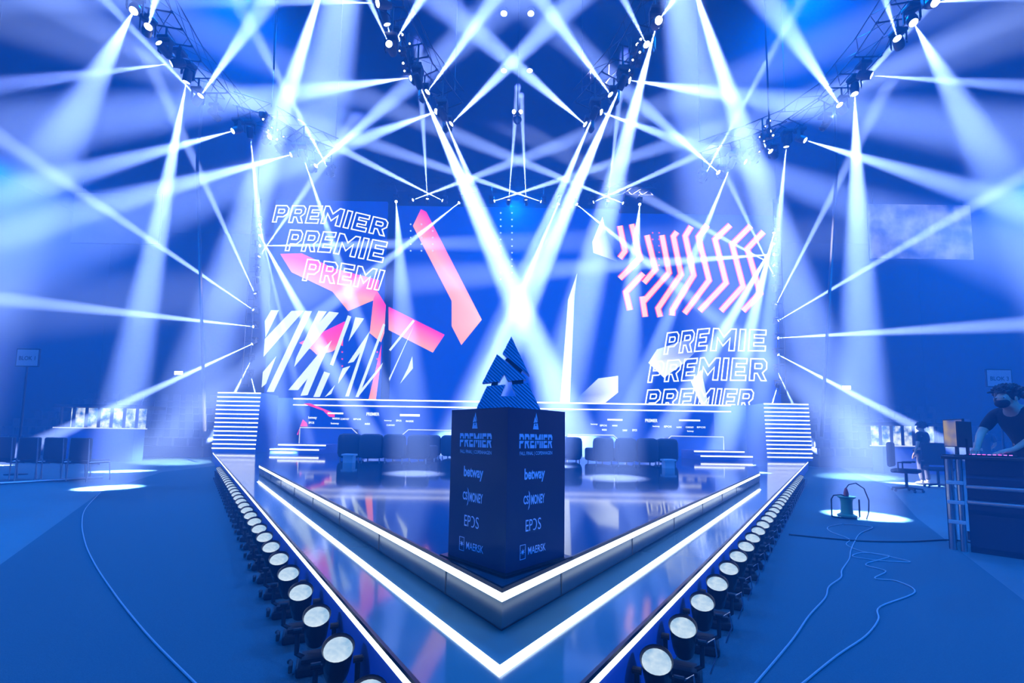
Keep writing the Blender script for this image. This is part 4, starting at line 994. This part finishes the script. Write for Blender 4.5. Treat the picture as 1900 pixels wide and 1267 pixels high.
# ------------------------------------------------------------------ people
def skin(name, J, E, m_, parent, lv=2):
    names = list(J); me = bpy.data.meshes.new(name)
    inv = parent.matrix_basis.inverted()
    me.from_pydata([tuple(inv @ V(J[n][0])) for n in names], [(names.index(a), names.index(b_)) for a, b_ in E], []); me.materials.append(m_)
    o = bpy.data.objects.new(name, me); C.objects.link(o); o.parent = parent
    md = o.modifiers.new('skin', 'SKIN'); md.use_smooth_shade = True
    sk = me.skin_vertices[0].data
    for i, n in enumerate(names):
        r = J[n][1]; sk[i].radius = (r, r) if not isinstance(r, tuple) else r
        sk[i].use_root = (i == 0)
    o.modifiers.new('smooth', 'SUBSURF').levels = lv; o.modifiers['smooth'].render_levels = lv
    return o
def person(label, loc, rz, pose, hair_r=.12, mask=True, fingers=True, trousers=True):
    """pose: dict of joints in the person's own frame, facing -Y"""
    t = thing('person', label, 'person', loc, None, rz); R = t.matrix_basis
    W = lambda p: R @ V(p)
    g = pose
    J = {'pelvis': (W(g['pelvis']), .135), 'waist': (W(g['waist']), .125), 'chest': (W(g['chest']), .150), 'collar': (W(g['collar']), .085), 'neck': (W(g['neck']), .056),
         'skull': (W(g['head']), .088), 'crown': (W(V(g['head'])+V((0, .015, .09))), .075), 'chin': (W(V(g['head'])+V((0, -.055, -.075))), .045), 'nose': (W(V(g['head'])+V((0, -.10, -.015))), .018)}
    E = [('pelvis', 'waist'), ('waist', 'chest'), ('chest', 'collar'), ('collar', 'neck'), ('neck', 'skull'), ('skull', 'crown'), ('skull', 'chin'), ('skull', 'nose')]
    for s in ('l', 'r'):
        sgn = -1 if s == 'l' else 1
        J['sh'+s] = (W(g['sh'+s]), .062); J['el'+s] = (W(g['el'+s]), .044); J['wr'+s] = (W(g['wr'+s]), .028); hd = V(g['ha'+s]); J['ha'+s] = (W(hd), .032)
        E += [('collar', 'sh'+s), ('sh'+s, 'el'+s), ('el'+s, 'wr'+s), ('wr'+s, 'ha'+s)]
        d = (hd-V(g['wr'+s])).normalized(); sd = d.cross(V((0, 0, 1))).normalized()
        for k_ in range(4):
            u = (k_-1.5)*.021; L_ = (.062, .076, .072, .055)[k_]
            b0 = hd+d*.03+sd*u; J[f'f{s}{k_}a'] = (W(b0), .0095); J[f'f{s}{k_}b'] = (W(b0+d*L_*.6+V((0, 0, -.006))), .009); J[f'f{s}{k_}c'] = (W(b0+d*L_+V((0, 0, -.028))), .008)
            E += [('ha'+s, f'f{s}{k_}a'), (f'f{s}{k_}a', f'f{s}{k_}b'), (f'f{s}{k_}b', f'f{s}{k_}c')]
        J[f't{s}a'] = (W(hd-sd*sgn*.035), .011); J[f't{s}b'] = (W(hd-sd*sgn*.052+d*.045-V((0, 0, .012))), .009)
        E += [('ha'+s, f't{s}a'), (f't{s}a', f't{s}b')]
        J['hp'+s] = (W(g['hp'+s]), .095); J['kn'+s] = (W(g['kn'+s]), .060); J['an'+s] = (W(g['an'+s]), .042); J['to'+s] = (W(V(g['an'+s])+V((0, -.16, -.05))), .036)
        E += [('pelvis', 'hp'+s), ('hp'+s, 'kn'+s), ('kn'+s, 'an'+s), ('an'+s, 'to'+s)]
    skin('body', J, E, M_skin, t)
    # clothes follow the same joints, a little fuller
    T = {k_: (J[k_][0], J[k_][1]+.016) for k_ in ('pelvis', 'waist', 'chest', 'collar')}
    TE = [('pelvis', 'waist'), ('waist', 'chest'), ('chest', 'collar')]
    for s in ('l', 'r'):
        T['sh'+s] = (J['sh'+s][0], .078); mid = V(J['sh'+s][0]).lerp(V(J['el'+s][0]), .85); T['sl'+s] = (mid, .060); TE += [('collar', 'sh'+s), ('sh'+s, 'sl'+s)]
    T['hem'] = (J['pelvis'][0]-V((0, 0, .09)), .150); TE.append(('pelvis', 'hem'))
    skin('t_shirt', T, TE, M_cloth, t)
    if trousers:
        T = {'pelvis': (J['pelvis'][0]-V((0, 0, .03)), .15)}; TE = []
        for s in ('l', 'r'):
            T['hp'+s] = (J['hp'+s][0], .112); T['kn'+s] = (J['kn'+s][0], .078); T['an'+s] = (V(J['an'+s][0])+V((0, 0, .03)), .062); TE += [('pelvis', 'hp'+s), ('hp'+s, 'kn'+s), ('kn'+s, 'an'+s)]
        skin('trousers', T, TE, M_jeans, t)
        for s in ('l', 'r'):
            a_ = V(g['an'+s]); mb = MB(); mb.ball(W(a_+V((0, -.07, -.045))), .05, .95, 2.5, .9, M=R.to_3x3()); mb.build('shoe', M_rubber, t, True)
    hd = V(g['head']); mb = MB(); rr = random.Random(int(loc[0]*10))
    mb.ball(W(hd+V((0, .042, .062))), .108, 1.02, 1.0, .92, M=R.to_3x3())
    for i in range(280):
        a_ = rr.uniform(0, 2*math.pi); e_ = rr.uniform(-.25, 1.4); v_ = V((math.cos(a_)*math.cos(e_), math.sin(a_)*math.cos(e_), math.sin(e_)))
        if v_.y < -.2 and v_.z < .30: continue
        c0 = hd+V((0, .035, .05))+v_*.108; c1 = c0+v_*.026+V((rr.uniform(-.03, .03), rr.uniform(-.03, .03), rr.uniform(-.03, .01))); mb.tube(W(c0), W(c1), .022, 6, .009)
    mb.build('hair', M_hair, t, True)
    for sx in (-1, 1):
        MB().ball(W(hd+V((sx*.034, -.083, .012))), .011).build('eye', M_white, t, True); MB().ball(W(hd+V((sx*.034, -.091, .007))), .006).build('pupil', M_ink, t, True)
        MB().ball(W(hd+V((sx*.092, .0, -.005))), .03, .35, .7, 1.0, M=R.to_3x3()).build('ear', M_skin, t, True)
    if mask:
        MB().ball(W(hd+V((0, -.058, -.055))), .066, 1.0, .85, .82, M=R.to_3x3()).build('face_mask', M_cloth, t, True)
    return t
lean = {'pelvis': (0, .10, .97), 'waist': (0, .06, 1.13), 'chest': (0, -.06, 1.34), 'collar': (0, -.16, 1.48), 'neck': (0, -.21, 1.545), 'head': (0, -.30, 1.63),
        'shl': (-.19, -.13, 1.46), 'ell': (-.25, -.30, 1.22), 'wrl': (-.17, -.52, 1.115), 'hal': (-.14, -.60, 1.105), 'shr': (.19, -.13, 1.46), 'elr': (.25, -.30, 1.22), 'wrr': (.15, -.52, 1.115), 'har': (.10, -.60, 1.105),
        'hpl': (-.1, .10, .90), 'knl': (-.11, .06, .48), 'anl': (-.11, .10, .085), 'hpr': (.1, .10, .90), 'knr': (.11, .06, .48), 'anr': (.11, .10, .085)}
# desk operator: bent over the keyboard, facing the stage
hp = DM @ V((.50, .64, 0)); hp.z = aty(1872, 740, hp.y).z
rz = math.radians(-76)
loc = hp - Matrix.Rotation(rz, 3, 'Z') @ V((0, -.30, 0)); loc = V((loc.x, loc.y, hp.z-1.63))
tt = thing('floor_riser', 'low black riser under the desk operator', 'riser', (loc.x, loc.y, 0), None, rz)
MB().box((-.5, -.2, 0), (.6, .55, max(.02, loc.z)), tt.matrix_basis).build('top', M_black, tt)
for k_ in ('wrl', 'wrr'): lean[k_] = (lean[k_][0], lean[k_][1], DT+.085-loc.z)
for k_ in ('hal', 'har'): lean[k_] = (lean[k_][0], lean[k_][1], DT+.06-loc.z)
person('person with dark hair and black face mask leaning over the desk keyboard', tuple(loc), rz, lean)
stand = {'pelvis': (0, 0, .95), 'waist': (0, .0, 1.12), 'chest': (0, .0, 1.34), 'collar': (0, .01, 1.49), 'neck': (0, .0, 1.55), 'head': (0, -.03, 1.66),
         'shl': (-.19, 0, 1.46), 'ell': (-.26, .02, 1.20), 'wrl': (-.22, -.17, 1.05), 'hal': (-.20, -.25, 1.04), 'shr': (.19, 0, 1.46), 'elr': (.26, .02, 1.18), 'wrr': (.27, -.05, .95), 'har': (.27, -.08, .87),
         'hpl': (-.1, 0, .88), 'knl': (-.12, -.02, .48), 'anl': (-.13, .02, .085), 'hpr': (.1, 0, .88), 'knr': (.12, -.02, .48), 'anr': (.13, .02, .085)}
q = atz(1716, 899); person('person in dark clothes standing with back turned by the black office chairs', (q.x, q.y, 0), math.radians(200), stand, mask=False)
q = atz(1832, 893); person('person in dark clothes standing far behind the desk monitors', (q.x, q.y, 0), math.radians(160), stand, mask=False)
def office_chair(p, rz, lab):
    t = thing('office_chair', lab, 'chair', (p.x, p.y, 0), 'black office chairs on the right', rz); R = t.matrix_basis
    MB().box((-.27, -.26, .46), (.27, .26, .56), R, .04).build('seat', M_cloth, t, True); MB().box((-.26, .22, .60), (.26, .32, 1.22), R, .045).build('backrest', M_cloth, t, True)
    MB().tube(R @ V((0, 0, .08)), R @ V((0, 0, .46)), .03).build('column', M_black, t); mb = MB(); mw = MB()
    for k_ in range(5):
        a_ = k_*2*math.pi/5; e_ = V((.3*math.cos(a_), .3*math.sin(a_), .07)); mb.tube(R @ V((0, 0, .1)), R @ e_, .022, 6); mw.ball(R @ V((e_.x, e_.y, .03)), .03)
    mb.build('star_base', M_black, t); mw.build('castors', M_rubber, t)
    for sx in (-.3, .3): MB().path([R @ V((sx, .1, .5)), R @ V((sx, .1, .72)), R @ V((sx, -.15, .73))], .02, 6).build('armrest', M_black, t)
office_chair(atz(1683, 912), .7, 'black office chair nearest the stage side bar on the right')
office_chair(atz(1742, 905), -.5, 'black office chair beside the polished desk end')
